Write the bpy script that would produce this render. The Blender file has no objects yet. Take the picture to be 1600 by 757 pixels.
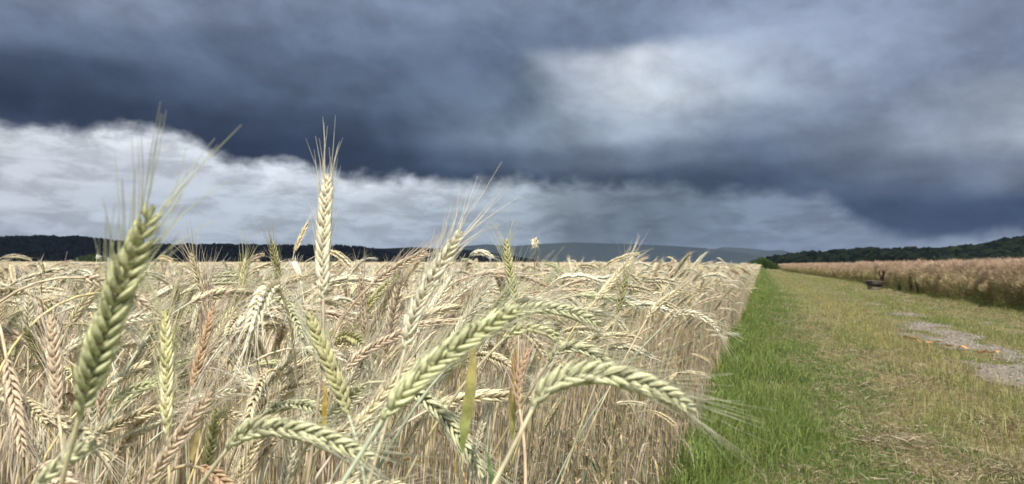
import bpy, math, random
import numpy as np
from math import radians, sin, cos, tan, atan, atan2, pi, sqrt
random.seed(7)
R = np.random.default_rng(7)
sc = bpy.context.scene
COL = sc.collection

# ------------------------------------------------------------------ camera
CH = 1.25                     # eye height
FPX = 1155.0                  # focal length in pixels of the 1600 px photo
PITCH = atan((414 - 378.5) / FPX)
cam = bpy.data.cameras.new('camera')
cam.sensor_width = 36; cam.lens = FPX / 1600 * 36
cam.clip_start = 0.05; cam.clip_end = 60000
cam.dof.use_dof = True; cam.dof.focus_distance = 1.1; cam.dof.aperture_fstop = 26 / 2.2
camo = bpy.data.objects.new('camera', cam); COL.objects.link(camo)
camo.location = (0, 0, CH); camo.rotation_euler = (pi / 2 + PITCH, 0, 0)
sc.camera = camo
CAMP = np.array([0, 0, CH]); FW = np.array([0, cos(PITCH), sin(PITCH)]); UP = np.array([0, -sin(PITCH), cos(PITCH)]); RT = np.array([1., 0, 0])

def at(px, py, d):
    """pixel of the photo at forward distance d -> world point"""
    return CAMP + d * (RT * (px - 800) / FPX + UP * (378.5 - py) / FPX + FW)
def proj(p):
    q = np.asarray(p, float) - CAMP
    d = q @ FW
    return 800 + FPX * (q @ RT) / d, 378.5 - FPX * (q @ UP) / d, d
def on_ground(px, py, z=0.0):
    r = at(px, py, 1.0) - CAMP
    return CAMP + r * ((z - CH) / r[2])

# ------------------------------------------------------------------ render look
sc.render.engine = 'CYCLES'
sc.view_settings.view_transform = 'Standard'
sc.view_settings.look = 'None'
sc.view_settings.exposure = 0.36
sc.view_settings.gamma = 1.0
sc.view_settings.use_curve_mapping = False
sc.cycles.max_bounces = 6; sc.cycles.diffuse_bounces = 3; sc.cycles.glossy_bounces = 2
sc.cycles.transmission_bounces = 4; sc.cycles.volume_bounces = 0; sc.cycles.transparent_max_bounces = 8
sc.cycles.use_denoising = True; sc.cycles.denoiser = 'OPENIMAGEDENOISE'; sc.cycles.denoising_input_passes = 'RGB_ALBEDO_NORMAL'; sc.cycles.denoising_prefilter = 'ACCURATE'
sc.cycles.sample_clamp_indirect = 4

# ------------------------------------------------------------------ sun
SUN_EL = radians(57); SUN_AZ = radians(178)      # azimuth from +Y towards +X : behind, to the right
sd = bpy.data.lights.new('sun', 'SUN'); sd.energy = 4.6; sd.angle = radians(1.5); sd.color = (1.0, 0.955, 0.88)
so = bpy.data.objects.new('sun', sd); COL.objects.link(so)
so.rotation_euler = (pi / 2 - SUN_EL, 0, -SUN_AZ + pi) ; so.location = (0, 0, 30)
from mathutils import Vector
sv = Vector((sin(SUN_AZ) * cos(SUN_EL), cos(SUN_AZ) * cos(SUN_EL), sin(SUN_EL)))
so.rotation_euler = sv.to_track_quat('Z', 'Y').to_euler()

# ------------------------------------------------------------------ node helpers
class NT:
    def __init__(s, tree): s.t = tree; s.n = tree.nodes; s.l = tree.links
    def new(s, typ, **kw):
        n = s.n.new(typ)
        for k, v in kw.items(): setattr(n, k, v)
        return n
    def put(s, sock, v):
        if v is None: return
        if hasattr(v, 'is_output') or isinstance(v, bpy.types.NodeSocket): s.l.new(v, sock)
        else: sock.default_value = v
    def m(s, op, a, b=None, c=None, clamp=False):
        n = s.new('ShaderNodeMath', operation=op, use_clamp=clamp)
        s.put(n.inputs[0], a); s.put(n.inputs[1], b)
        if c is not None: s.put(n.inputs[2], c)
        return n.outputs[0]
    def vm(s, op, a, b=None):
        n = s.new('ShaderNodeVectorMath', operation=op); s.put(n.inputs[0], a); s.put(n.inputs[1], b)
        return n.outputs['Value'] if op in ('DOT_PRODUCT', 'LENGTH') else n.outputs[0]
    def comb(s, x, y, z=0.0):
        n = s.new('ShaderNodeCombineXYZ'); s.put(n.inputs[0], x); s.put(n.inputs[1], y); s.put(n.inputs[2], z); return n.outputs[0]
    def noise(s, vec, scale, detail=4, rough=.55, dist=0.0, out='Fac'):
        n = s.new('ShaderNodeTexNoise'); s.put(n.inputs['Vector'], vec); n.inputs['Scale'].default_value = scale
        n.inputs['Detail'].default_value = detail; n.inputs['Roughness'].default_value = rough; n.inputs['Distortion'].default_value = dist
        return n.outputs[out]
    def mix(s, f, a, b, blend='MIX'):
        n = s.new('ShaderNodeMix', data_type='RGBA', blend_type=blend)
        s.put(n.inputs['Factor'], f); s.put(n.inputs['A'], a); s.put(n.inputs['B'], b); return n.outputs['Result']
    def sstep(s, v, a, b, lo=0.0, hi=1.0, kind='SMOOTHSTEP'):
        n = s.new('ShaderNodeMapRange', interpolation_type=kind)
        s.put(n.inputs['Value'], v); s.put(n.inputs['From Min'], a); s.put(n.inputs['From Max'], b)
        s.put(n.inputs['To Min'], lo); s.put(n.inputs['To Max'], hi); return n.outputs[0]
    def ramp(s, f, stops, interp='EASE'):
        n = s.new('ShaderNodeValToRGB'); s.put(n.inputs[0], f); cr = n.color_ramp; cr.interpolation = interp
        while len(cr.elements) > 1: cr.elements.remove(cr.elements[-1])
        cr.elements[0].position = stops[0][0]; cr.elements[0].color = (*stops[0][1], 1)
        for p, c in stops[1:]:
            e = cr.elements.new(p); e.color = (*c, 1)
        return n.outputs[0]

def lin(c):
    c = np.asarray(c, float) / 255.0
    return np.where(c <= .04045, c / 12.92, ((c + .055) / 1.055) ** 2.4)

# ------------------------------------------------------------------ sky (world): storm clouds by direction
world = bpy.data.worlds.new('World'); sc.world = world; world.use_nodes = True
w = NT(world.node_tree); w.n.clear()
tc = w.new('ShaderNodeTexCoord'); D = tc.outputs['Generated']
sep = w.new('ShaderNodeSeparateXYZ'); w.l.new(D, sep.inputs[0])
X, Y, Z = sep.outputs
az = w.m('ARCTAN2', X, Y)
hor = w.m('SQRT', w.m('ADD', w.m('MULTIPLY', X, X), w.m('MULTIPLY', Y, Y)))
el = w.m('ARCTAN2', Z, hor)
DEG = 180 / pi
azd = w.m('MULTIPLY', az, DEG); eld = w.m('MULTIPLY', el, DEG)
base = w.comb(azd, w.m('MULTIPLY', eld, 1.9), 3.3)
wn = w.noise(base, .085, 5, .55, 0, 'Color'); ws = w.new('ShaderNodeSeparateXYZ'); w.l.new(wn, ws.inputs[0])
wf = w.noise(base, .45, 5, .6, .4)
azw = w.m('ADD', azd, w.m('MULTIPLY', w.m('SUBTRACT', ws.outputs[0], .5), 9.0))
elw = w.m('ADD', eld, w.m('MULTIPLY', w.m('SUBTRACT', ws.outputs[1], .5), 4.0))
GX = [0, 200, 400, 600, 800, 1000, 1200, 1400, 1600]
CL = {0: [(124,136,162),(130,142,168),(128,140,168),(126,140,168),(122,136,162),(126,140,168),(140,152,182),(140,152,180),(132,144,172)],
 50: [(96,110,138),(104,118,146),(112,126,154),(108,122,150),(104,118,146),(118,132,160),(166,178,206),(142,154,182),(130,142,170)],
 100: [(60,74,100),(72,86,112),(98,114,144),(96,110,138),(100,114,142),(226,232,244),(168,180,204),(136,148,176),(124,136,164)],
 150: [(50,62,88),(56,68,93),(80,94,120),(90,106,132),(112,128,154),(212,220,234),(158,170,194),(112,124,150),(166,176,196)],
 200: [(62,76,104),(52,64,90),(50,62,88),(68,82,108),(120,136,160),(168,180,202),(112,126,152),(130,142,166),(184,192,208)],
 250: [(52,64,90),(48,60,86),(46,58,84),(52,66,92),(84,98,124),(110,124,148),(88,102,128),(138,150,174),(138,148,172)],
 290: [(48,60,86),(46,58,84),(44,56,82),(46,60,86),(54,68,94),(70,84,110),(68,84,112),(82,96,124),(78,92,120)],
 330: [(48,60,86),(46,58,84),(44,56,82),(46,60,86),(52,66,94),(70,84,110),(74,88,116),(60,76,106),(52,70,102)],
 380: [(48,60,86),(46,58,84),(44,56,82),(46,60,86),(52,66,94),(70,84,110),(74,88,116),(62,76,106),(44,60,94)]}
UN = {190: [(212,216,228),(214,218,230),(210,216,230),(200,206,222),(160,170,190),(130,144,166),(112,126,150),(112,126,150),(110,124,150)],
 240: [(206,210,224),(200,206,220),(216,222,234),(206,212,226),(176,186,204),(130,144,166),(112,126,152),(112,126,152),(112,126,152)],
 285: [(204,208,222),(196,202,218),(200,208,224),(208,214,228),(190,200,214),(130,144,164),(122,136,160),(118,132,156),(116,130,156)],
 325: [(196,202,218),(192,200,216),(194,204,220),(192,202,218),(172,184,200),(122,138,158),(130,144,168),(130,142,168),(120,134,160)],
 365: [(182,190,210),(190,198,214),(186,196,212),(182,192,210),(160,172,190),(122,138,160),(132,146,170),(132,144,170),(146,158,182)],
 405: [(168,178,200),(172,182,202),(172,182,202),(168,178,200),(146,158,182),(112,126,152),(118,130,158),(126,138,164),(168,176,198)]}
def grid_colour(G, x, y):
    ys = sorted(G); y = min(max(y, ys[0]), ys[-1]); x = min(max(x, 0), 1600)
    j = max(k for k in range(len(ys)) if ys[k] <= y); j = min(j, len(ys) - 2)
    fy = (y - ys[j]) / (ys[j + 1] - ys[j]); i = min(int(x // 200), 7); fx = x / 200 - i
    c = [[lin(G[ys[j + b]][i + a]) for a in (0, 1)] for b in (0, 1)]
    return (c[0][0] * (1 - fx) + c[0][1] * fx) * (1 - fy) + (c[1][0] * (1 - fx) + c[1][1] * fx) * fy
AZ0, AZ1 = -36.0, 36.0
def layer(G, els, azs, elv):
    f = w.sstep(azs, AZ0, AZ1, kind='LINEAR')
    prev = None
    for i, e in enumerate(els):
        st = []
        for k in range(17):
            a = AZ0 + (AZ1 - AZ0) * k / 16
            x = 800 + FPX * tan(radians(a)); y = 414 - tan(radians(e)) * FPX / cos(radians(a))
            st.append((k / 16, tuple(grid_colour(G, x, y))))
        r = w.ramp(f, st, 'LINEAR')
        prev = r if prev is None else w.mix(w.sstep(elv, els[i - 1], e), prev, r)
    return prev
cloud = layer(CL, [1.5, 4, 6.2, 8.2, 10.5, 13, 15.3, 17.6, 20], azw, elw)
under = layer(UN, [.5, 2.4, 4.4, 6.4, 8.6, 11], w.m('ADD', azd, w.m('MULTIPLY', w.m('SUBTRACT', ws.outputs[0], .5), 3.0)), w.m('ADD', eld, w.m('MULTIPLY', w.m('SUBTRACT', ws.outputs[1], .5), 1.0)))
# texture of the cloud masses
n1 = w.noise(w.comb(w.m('ADD', azd, w.m('MULTIPLY', eld, .4)), w.m('MULTIPLY', eld, 1.5), 9.1), .15, 6, .55, .15)
n2 = w.noise(w.comb(azd, w.m('MULTIPLY', eld, 1.7), 5.7), .33, 7, .58, .2)
n3 = w.noise(w.comb(w.m('MULTIPLY', azd, .62), w.m('MULTIPLY', eld, 2.0), 2.7), .42, 7, .62, .25)
cloud = w.vm('MULTIPLY', cloud, w.comb(*[w.m('ADD', w.sstep(n1, .34, .66, .80, 1.14), w.m('MULTIPLY', w.m('SUBTRACT', n2, .5), .46))] * 3))
under = w.vm('MULTIPLY', under, w.comb(*[w.m('ADD', w.sstep(n3, .38, .60, .80, 1.10), w.m('MULTIPLY', w.m('SUBTRACT', n2, .5), .30))] * 3))
# lower edge of the storm cloud
edge = [(0,198),(60,201),(130,207),(220,206),(290,216),(330,243),(400,256),(480,262),(540,272),(620,276),(700,284),(800,287),(900,288),(1000,292),(1100,300),(1200,302),(1280,308),(1330,335),(1390,362),(1450,374),(1520,372),(1600,360)]
fc = w.new('ShaderNodeFloatCurve'); w.put(fc.inputs['Value'], w.sstep(azd, AZ0, AZ1, kind='LINEAR'))
cu = fc.mapping.curves[0]
pts = []
for x, y in edge:
    a = atan((x - 800) / FPX); e = math.degrees(atan((414 - y) / FPX * cos(a)))
    pts.append(((math.degrees(a) - AZ0) / (AZ1 - AZ0), e / 12.0))
cu.points[0].location = (0, pts[0][1]); cu.points[1].location = (1, pts[-1][1])
for p in pts: cu.points.new(*p)
fc.mapping.update()
ee = w.m('MULTIPLY', fc.outputs[0], 12.0)
fray = w.noise(w.comb(azd, w.m('MULTIPLY', eld, 1.3), 1.1), .42, 6, .55, .2)
dlt = w.m('ADD', w.m('SUBTRACT', eld, ee), w.m('MULTIPLY', w.m('SUBTRACT', fray, .5), 2.7))
soft = w.sstep(azd, -16, 6, .75, .80)
emask = w.sstep(dlt, w.m('MULTIPLY', soft, -1.0), soft)
sky = w.mix(emask, under, cloud)
# bright rim where thin cloud lets light through under the left edge
rim = w.m('MULTIPLY', w.m('MULTIPLY', w.sstep(dlt, -2.2, -.35), w.sstep(dlt, .1, -.5)), w.sstep(azd, 2, -14))
rimn = w.m('MULTIPLY', rim, w.sstep(w.noise(base, .3, 5, .6), .4, .65))
sky = w.vm('ADD', sky, w.comb(*[w.m('MULTIPLY', rimn, .22)] * 3))
# rain streaks below the cloud in the middle
rn = w.noise(w.comb(w.m('ADD', azd, w.m('MULTIPLY', eld, .35)), w.m('MULTIPLY', eld, .05), 4.4), .45, 2, .5)
rmask = w.m('MULTIPLY', w.m('MULTIPLY', w.sstep(azd, .5, 5), w.sstep(azd, 19, 10)), w.sstep(eld, 7.5, 5.0))
sky = w.vm('MULTIPLY', sky, w.comb(*[w.m('ADD', 1.0, w.m('MULTIPLY', rmask, w.m('SUBTRACT', w.m('MULTIPLY', w.m('SUBTRACT', rn, .5), .36), .30)))] * 3))
# the open sky overhead and behind the viewer
nish = w.new('ShaderNodeTexSky', sky_type='NISHITA'); nish.sun_disc = False
nish.sun_elevation = SUN_EL; nish.sun_rotation = SUN_AZ
cb = w.sstep(w.noise(D, 2.2, 6, .6, .4), .42, .6)
back = w.mix(cb, w.vm('MULTIPLY', nish.outputs[0], (.10, .10, .10)), (.72, .74, .80, 1))
sky = w.vm('MULTIPLY', sky, (.775, .79, .765))
fb = w.m('MAXIMUM', w.sstep(Y, .35, -.15), w.sstep(eld, 32, 60))
sky = w.mix(fb, sky, back)
bg = w.new('ShaderNodeBackground'); w.l.new(sky, bg.inputs[0]); bg.inputs[1].default_value = 1.0
wo = w.new('ShaderNodeOutputWorld'); w.l.new(bg.outputs[0], wo.inputs[0])
world.cycles.sampling_method = 'MANUAL'; world.cycles.sample_map_resolution = 256

# ------------------------------------------------------------------ materials
def material(name):
    m = bpy.data.materials.new(name); m.use_nodes = True
    n = NT(m.node_tree); b = n.n['Principled BSDF']
    return m, n, b
def crop_material(name, rough=.5, scale=180, spread=.22, translucent=.0, spec=.3, stripe=False):
    """colour carried by the plant itself (attribute 'col'), broken up by fine mottling"""
    m, n, b = material(name)
    a = n.new('ShaderNodeAttribute', attribute_name='col')
    g = n.new('ShaderNodeNewGeometry')
    f = n.noise(g.outputs['Position'], scale, 3, .6)
    k = n.sstep(f, .3, .7, 1 - spread, 1 + spread)
    c = n.vm('MULTIPLY', a.outputs['Color'], n.comb(k, k, k))
    n.l.new(c, b.inputs['Base Color']); b.inputs['Roughness'].default_value = rough
    b.inputs['Specular IOR Level'].default_value = spec
    if translucent:
        t = n.new('ShaderNodeBsdfTranslucent'); n.l.new(c, t.inputs[0])
        mx = n.new('ShaderNodeMixShader'); mx.inputs[0].default_value = translucent
        n.l.new(b.outputs[0], mx.inputs[1]); n.l.new(t.outputs[0], mx.inputs[2])
        n.l.new(mx.outputs[0], n.n['Material Output'].inputs[0])
    return m
M_EAR = crop_material('ear_husk', .62, 420, .22, 0, .22)
M_AWN = crop_material('awn_bristle', .45, 40, .1, .25, .4)
M_STEM = crop_material('straw_stem', .42, 60, .22, 0, .4)
M_LEAF = crop_material('leaf_blade', .55, 90, .3, .3, .3)
M_FIELD = crop_material('cereal_crop', .5, 60, .2, .08, .3)
M_GRASS = crop_material('grass_blades', .5, 30, .25, .25, .3)
M_RAPE = crop_material('rapeseed_crop', .7, 12, .25, .12, .15)
M_WOOD = crop_material('woodland_leaves', .8, .05, .35, 0, .05)
M_STONE = crop_material('gravel_stone', .85, 60, .25, 0, .2)
M_HUSK = crop_material('dry_hay', .7, 60, .25, .1, .2)

# ------------------------------------------------------------------ mesh helpers
def build(name, V, F, mat, col=None, parent=None, smooth=True, loc=None):
    """V (n,3), F (m,3) triangles -> ONE mesh object"""
    V = np.ascontiguousarray(V, dtype=np.float32); F = np.ascontiguousarray(F, dtype=np.int32)
    me = bpy.data.meshes.new(name)
    me.vertices.add(len(V)); me.vertices.foreach_set('co', V.ravel())
    k = F.shape[1]
    me.loops.add(F.size); me.loops.foreach_set('vertex_index', F.ravel())
    me.polygons.add(len(F)); me.polygons.foreach_set('loop_start', np.arange(0, F.size, k, dtype=np.int32))
    me.polygons.foreach_set('loop_total', np.full(len(F), k, dtype=np.int32))
    me.update(calc_edges=True)
    if smooth: me.polygons.foreach_set('use_smooth', np.ones(len(F), dtype=bool))
    if col is not None:
        a = me.attributes.new('col', 'FLOAT_COLOR', 'POINT')
        c = np.ones((len(V), 4), np.float32); c[:, :3] = col
        a.data.foreach_set('color', c.ravel())
    me.materials.append(mat)
    o = bpy.data.objects.new(name, me); COL.objects.link(o)
    if parent is not None: o.parent = parent
    if loc is not None: o.location = loc
    return o
def tag(o, label=None, cat=None, group=None, kind=None):
    if label: o['label'] = label
    if cat: o['category'] = cat
    if group: o['group'] = group
    if kind: o['kind'] = kind
    return o
class Acc:
    """collects pieces of one mesh"""
    def __init__(s): s.V = []; s.F = []; s.C = []; s.n = 0
    def add(s, V, F, C):
        V = np.asarray(V, np.float32).reshape(-1, 3); C = np.asarray(C, np.float32)
        if C.ndim == 1: C = np.broadcast_to(C, (len(V), 3))
        s.V.append(V); s.F.append(np.asarray(F, np.int32) + s.n); s.C.append(C); s.n += len(V)
    def arr(s): return np.concatenate(s.V), np.concatenate(s.F), np.concatenate(s.C)
    def obj(s, name, mat, parent=None, **kw):
        V, F, C = s.arr(); return build(name, V, F, mat, C, parent, **kw)
def nrm(v): return v / np.maximum(np.linalg.norm(v, axis=-1, keepdims=True), 1e-9)
def tangents(P):
    T = np.gradient(P, axis=0); return nrm(T)
def tube(P, rad, sides=6, ref=(0.31, .87, .17)):
    P = np.asarray(P, float); T = tangents(P); n = len(P)
    A = nrm(np.cross(T, np.asarray(ref, float))); B = np.cross(T, A)
    a = np.arange(sides) * 2 * pi / sides
    rad = np.broadcast_to(np.asarray(rad, float), (n,))
    V = P[:, None] + rad[:, None, None] * (A[:, None] * np.cos(a)[None, :, None] + B[:, None] * np.sin(a)[None, :, None])
    i = np.arange(n - 1)[:, None] * sides; j = np.arange(sides)[None]; k = (j + 1) % sides
    F = np.stack([np.stack([i + j, i + sides + j, i + sides + k], -1), np.stack([i + j, i + sides + k, i + k], -1)], 2).reshape(-1, 3)
    return V.reshape(-1, 3), F
def ribbon(P, W, hw):
    """flat strip along P, half-width vectors W*hw, folded slightly along its midrib"""
    P = np.asarray(P, float); hw = np.asarray(hw)[:, None]; T = tangents(P); Nn = np.cross(T, W)
    V = np.stack([P - W * hw + Nn * hw * .25, P, P + W * hw + Nn * hw * .25], 1).reshape(-1, 3)
    n = len(P); F = []
    for i in range(n - 1):
        a = i * 3
        for c in (0, 1): F += [(a + c, a + 3 + c, a + 4 + c), (a + c, a + 4 + c, a + 1 + c)]
    return V, np.array(F)
def rings_shape(s, hw, oc, seg, thick=.62):
    """local floret: columns (along, outward, sideways)"""
    a = np.arange(seg) * 2 * pi / seg
    V = np.stack([np.repeat(s, seg), np.repeat(oc, seg) + np.outer(hw * thick, np.sin(a)).ravel(), np.outer(hw, np.cos(a)).ravel()], -1)
    n = len(s); i = np.arange(n - 1)[:, None] * seg; j = np.arange(seg)[None]; k = (j + 1) % seg
    F = np.stack([np.stack([i + j, i + k, i + seg + k], -1), np.stack([i + j, i + seg + k, i + seg + j], -1)], 2).reshape(-1, 3)
    return V, F, np.repeat(s, seg)
FL = {0: rings_shape(np.array([0, .1, .25, .42, .6, .76, .9, 1.]), np.array([.15, .68, .98, 1., .80, .50, .22, .05]), np.array([.05, .28, .52, .74, .92, 1.06, 1.18, 1.26]), 8),
      1: rings_shape(np.array([0, .3, .65, 1.]), np.array([.1, 1.0, .72, .04]), np.array([.05, .60, .98, 1.2]), 4),
      2: rings_shape(np.array([0, .42, 1.]), np.array([.1, 1.1, .04]), np.array([.05, .8, 1.0]), 3)}
def ear_geo(P, ref, L, col, col2, rng, lod=0, width=1.0, spacing=.0034, awn=.037, awn_spread=.21, florets=True, awns=True):
    """P: centre line points of the ear, base to tip. returns (ear V,F,C), (awn V,F,C)"""
    P = np.asarray(P, float); seg = np.linalg.norm(np.diff(P, axis=0), axis=1); cs = np.concatenate([[0], np.cumsum(seg)]); Lc = cs[-1]
    nodes = max(6, int(L / spacing)); s = (np.arange(nodes) + .2) / nodes * Lc * .955
    Q = np.stack([np.interp(s, cs, P[:, k]) for k in range(3)], -1)
    Tn = tangents(P); T = nrm(np.stack([np.interp(s, cs, Tn[:, k]) for k in range(3)], -1))
    ref = np.asarray(ref, float); lat = nrm(np.cross(T, ref)); fr = np.cross(T, lat)
    side = np.where(np.arange(nodes) % 2 == 0, 1., -1.)
    u = np.arange(nodes) / (nodes - 1)
    taper = np.clip(np.minimum(.62 + u * 3.2, 1.0) * (1 - .45 * np.clip((u - .62) / .38, 0, 1) ** 1.4), .3, 1)
    eV, eF, eC, aV, aF, aC = [], [], [], [], [], []
    Vl, Fl, sl = FL[lod]
    per = (1, -1) if lod else (1, -1, 2, -2)
    idx = np.repeat(np.arange(nodes), len(per)); g = np.tile(per, nodes)
    g1 = np.sign(g); glume = np.abs(g) > 1; psi = radians(34) * g1 + radians(24) * g1 * glume + rng.normal(0, .15, len(idx))
    O = side[idx][:, None] * (np.cos(psi)[:, None] * lat[idx]) + np.sin(psi)[:, None] * fr[idx]
    O = nrm(O + T[idx] * rng.normal(0, .09, (len(idx), 1)))
    W = np.cross(T[idx], O)
    fl_len = .0138 * taper[idx] * rng.uniform(.84, 1.14, len(idx)) * (L / .105) ** .5
    fl_w = .0028 * width * taper[idx] * rng.uniform(.88, 1.12, len(idx)); out = .0056 * width * taper[idx] * rng.uniform(.9, 1.12, len(idx))
    fl_len = fl_len * np.where(glume, .55, 1); fl_w = fl_w * np.where(glume, .55, 1); out = out * np.where(glume, .66, 1)
    A_ = Vl[:, 0][None] * fl_len[:, None]
    Oc = Vl[:, 1] ; 
    # outward: centre-line part scales with 'out', thickness with floret width
    seg_n = {0: 8, 1: 4, 2: 3}[lod]
    oc = np.repeat(Vl[:, 1].reshape(-1, seg_n).mean(1), seg_n); th = Vl[:, 1] - oc
    Oo = oc[None] * out[:, None] + th[None] * fl_w[:, None]
    Ww = Vl[:, 2][None] * fl_w[:, None]
    V = Q[idx][:, None] + A_[..., None] * T[idx][:, None] + Oo[..., None] * O[:, None] + Ww[..., None] * W[:, None]
    nf = len(idx); nv = len(Vl)
    F = (Fl[None] + (np.arange(nf) * nv)[:, None, None]).reshape(-1, 3)
    jit = rng.normal(1, .10, (nf, 1, 1)) * np.where(rng.random((nf, 1, 1)) < .05, .72, 1); greenish = np.clip(rng.normal(.45, .22, (nf, 1, 1)), 0, 1)
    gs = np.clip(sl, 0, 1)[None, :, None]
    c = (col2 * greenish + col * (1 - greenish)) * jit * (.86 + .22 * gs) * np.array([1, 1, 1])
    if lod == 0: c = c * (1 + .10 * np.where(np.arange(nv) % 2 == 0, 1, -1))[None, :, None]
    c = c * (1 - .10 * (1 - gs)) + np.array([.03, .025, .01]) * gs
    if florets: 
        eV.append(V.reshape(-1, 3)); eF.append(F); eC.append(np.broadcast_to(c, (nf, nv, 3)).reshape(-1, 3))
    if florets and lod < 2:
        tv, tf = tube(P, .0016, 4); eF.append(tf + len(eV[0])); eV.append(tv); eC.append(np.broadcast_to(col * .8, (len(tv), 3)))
    # awns
    if awns:
        keep = ~glume if lod == 0 else (rng.random(nf) < {1: .45, 2: .3}[lod])
        ii = np.where(keep)[0]; na = len(ii); un = u[idx][ii]
        tip = Q[idx][ii] + fl_len[ii][:, None] * T[idx][ii] * .97 + out[ii][:, None] * O[ii]
        al = rng.normal(awn_spread, .08, na); ln = awn * (.55 + .6 * un) * rng.uniform(.7, 1.15, na)
        d0 = nrm(T[idx][ii] * np.cos(al)[:, None] + O[ii] * np.sin(al)[:, None] + rng.normal(0, .035, (na, 3)))
        bend = O[ii] * rng.normal(.03, .06, (na, 1)) + rng.normal(0, .03, (na, 3))
        if lod == 0:
            k = np.array([0, .5, 1.0]); ra = np.array([.00033, .00025, .00010])
            C3 = tip[:, None] + ln[:, None, None] * (k[None, :, None] * d0[:, None] + (k ** 2)[None, :, None] * bend[:, None])
            A = nrm(np.cross(d0, np.array([.3, .5, .8]))); B = np.cross(d0, A); an = np.arange(3) * 2 * pi / 3
            off = A[:, None] * np.cos(an)[None, :, None] + B[:, None] * np.sin(an)[None, :, None]
            VV = C3[:, :, None] + ra[None, :, None, None] * off[:, None]
            f0 = []
            for r_ in range(2):
                for j in range(3):
                    a_, b_ = r_ * 3 + j, r_ * 3 + (j + 1) % 3; f0 += [(a_, b_, b_ + 3), (a_, b_ + 3, a_ + 3)]
            f0 = np.array(f0); FF = (f0[None] + (np.arange(na) * 9)[:, None, None]).reshape(-1, 3)
            aV.append(VV.reshape(-1, 3)); aF.append(FF); aC.append(np.broadcast_to(((col * .8 + .16) * 1.1 * rng.uniform(.85, 1.1, (na, 1, 1))), (na, 9, 3)).reshape(-1, 3))
        else:
            wd = nrm(np.cross(d0, rng.normal(0, 1, (na, 3)))) * (.00036 if lod == 1 else .0007)
            e = tip + ln[:, None] * (d0 + bend)
            VV = np.stack([tip - wd, tip + wd, e], 1)
            aV.append(VV.reshape(-1, 3)); aF.append(np.arange(na * 3).reshape(-1, 3)); aC.append(np.broadcast_to(((col * .8 + .16) * 1.1 * rng.uniform(.85, 1.1, (na, 1, 1))), (na, 3, 3)).reshape(-1, 3))
    cat = lambda a, b, c_: (np.concatenate(a), np.concatenate(b), np.concatenate(c_)) if a else None
    return cat(eV, eF, eC), cat(aV, aF, aC)

STRAW = np.array([.66, .57, .37]); PALE = np.array([.76, .70, .52]); PINK = np.array([.60, .48, .34]); OLIVE = np.array([.38, .36, .18])
GREEN = np.array([.50, .50, .29]); SAGE = np.array([.55, .54, .34]); BROWN = np.array([.40, .28, .17]); YGREEN = np.array([.56, .54, .22])
TINTS = {'straw': (STRAW, STRAW * .85 + GREEN * .15), 'pale': (PALE, PALE * .8 + SAGE * .2), 'pinkish': (PINK, PINK * .8 + STRAW * .2), 'olive': (OLIVE * 1.15, OLIVE),
         'green': (GREEN * 1.18, GREEN * np.array([.98, 1.0, .92])), 'greenish': (SAGE, GREEN), 'brown': (BROWN * 1.2, BROWN), 'yellowish': (YGREEN, PALE)}
STEMC = [np.array([.64, .53, .34]), np.array([.58, .46, .33]), np.array([.66, .57, .35]), np.array([.44, .50, .38]), np.array([.38, .27, .17]), np.array([.58, .46, .39]), np.array([.66, .52, .20])]
STEMP = np.array([.28, .15, .23, .09, .07, .12, .06])

def leaf_geo(p0, dirv, length, hw, rng, droop=1.0, col=(.5, .42, .24), tipcol=None, n=7, up=.6):
    """blade leaving the stem at p0"""
    t = np.linspace(0, 1, n); dirv = nrm(np.asarray(dirv, float)); dirv[2] = 0; dirv = nrm(dirv)
    P = np.asarray(p0)[None] + length * (np.outer(t * (1 - .3 * t), dirv) * (1.1 - up) + np.outer(up * t - droop * t ** 2 * .8, [0, 0, 1.]))
    P += rng.normal(0, .002, P.shape)
    Wd = nrm(np.cross(tangents(P), np.array([0, 0, 1.])) + 1e-4); tw = rng.normal(0, 1.0) * t
    T = tangents(P); Nn = np.cross(T, Wd); Wd = Wd * np.cos(tw)[:, None] + Nn * np.sin(tw)[:, None]
    h = hw * np.array([np.sin(pi * min(1, .25 + x * .75)) ** .7 if x < 1 else .02 for x in t])
    V, F = ribbon(P, Wd, h)
    tipcol = col if tipcol is None else tipcol
    C = np.repeat(np.array(col)[None] * (1 - t)[:, None] + np.array(tipcol)[None] * t[:, None], 3, axis=0)
    return V, F, C

def spine(H, L, lean, nb, nt, n=26, m=14):
    """plane curve x-z of a culm of length H carrying an ear of length L; nb,nt = nod angle at ear base and tip"""
    s = np.linspace(0, 1, n); th = lean * s + nb * np.clip((s - .80) / .20, 0, 1) ** 1.6
    d = H / (n - 1); x = np.concatenate([[0], np.cumsum(np.sin((th[1:] + th[:-1]) / 2) * d)]); z = np.concatenate([[0], np.cumsum(np.cos((th[1:] + th[:-1]) / 2) * d)])
    st = np.stack([x, np.zeros(n), z], -1)
    u = np.linspace(0, 1, m); th2 = th[-1] + (nt - nb) * u; d2 = L / (m - 1)
    ex = x[-1] + np.concatenate([[0], np.cumsum(np.sin((th2[1:] + th2[:-1]) / 2) * d2)]); ez = z[-1] + np.concatenate([[0], np.cumsum(np.cos((th2[1:] + th2[:-1]) / 2) * d2)])
    return st, np.stack([ex, np.zeros(m), ez], -1)

def bez(p, n):
    t = np.linspace(0, 1, n)[:, None]; p = [np.asarray(q, float) for q in p]
    if len(p) == 3: return (1 - t) ** 2 * p[0] + 2 * t * (1 - t) * p[1] + t ** 2 * p[2]
    return (1 - t) ** 3 * p[0] + 3 * t * (1 - t) ** 2 * p[1] + 3 * t * t * (1 - t) * p[2] + t ** 3 * p[3]

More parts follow.
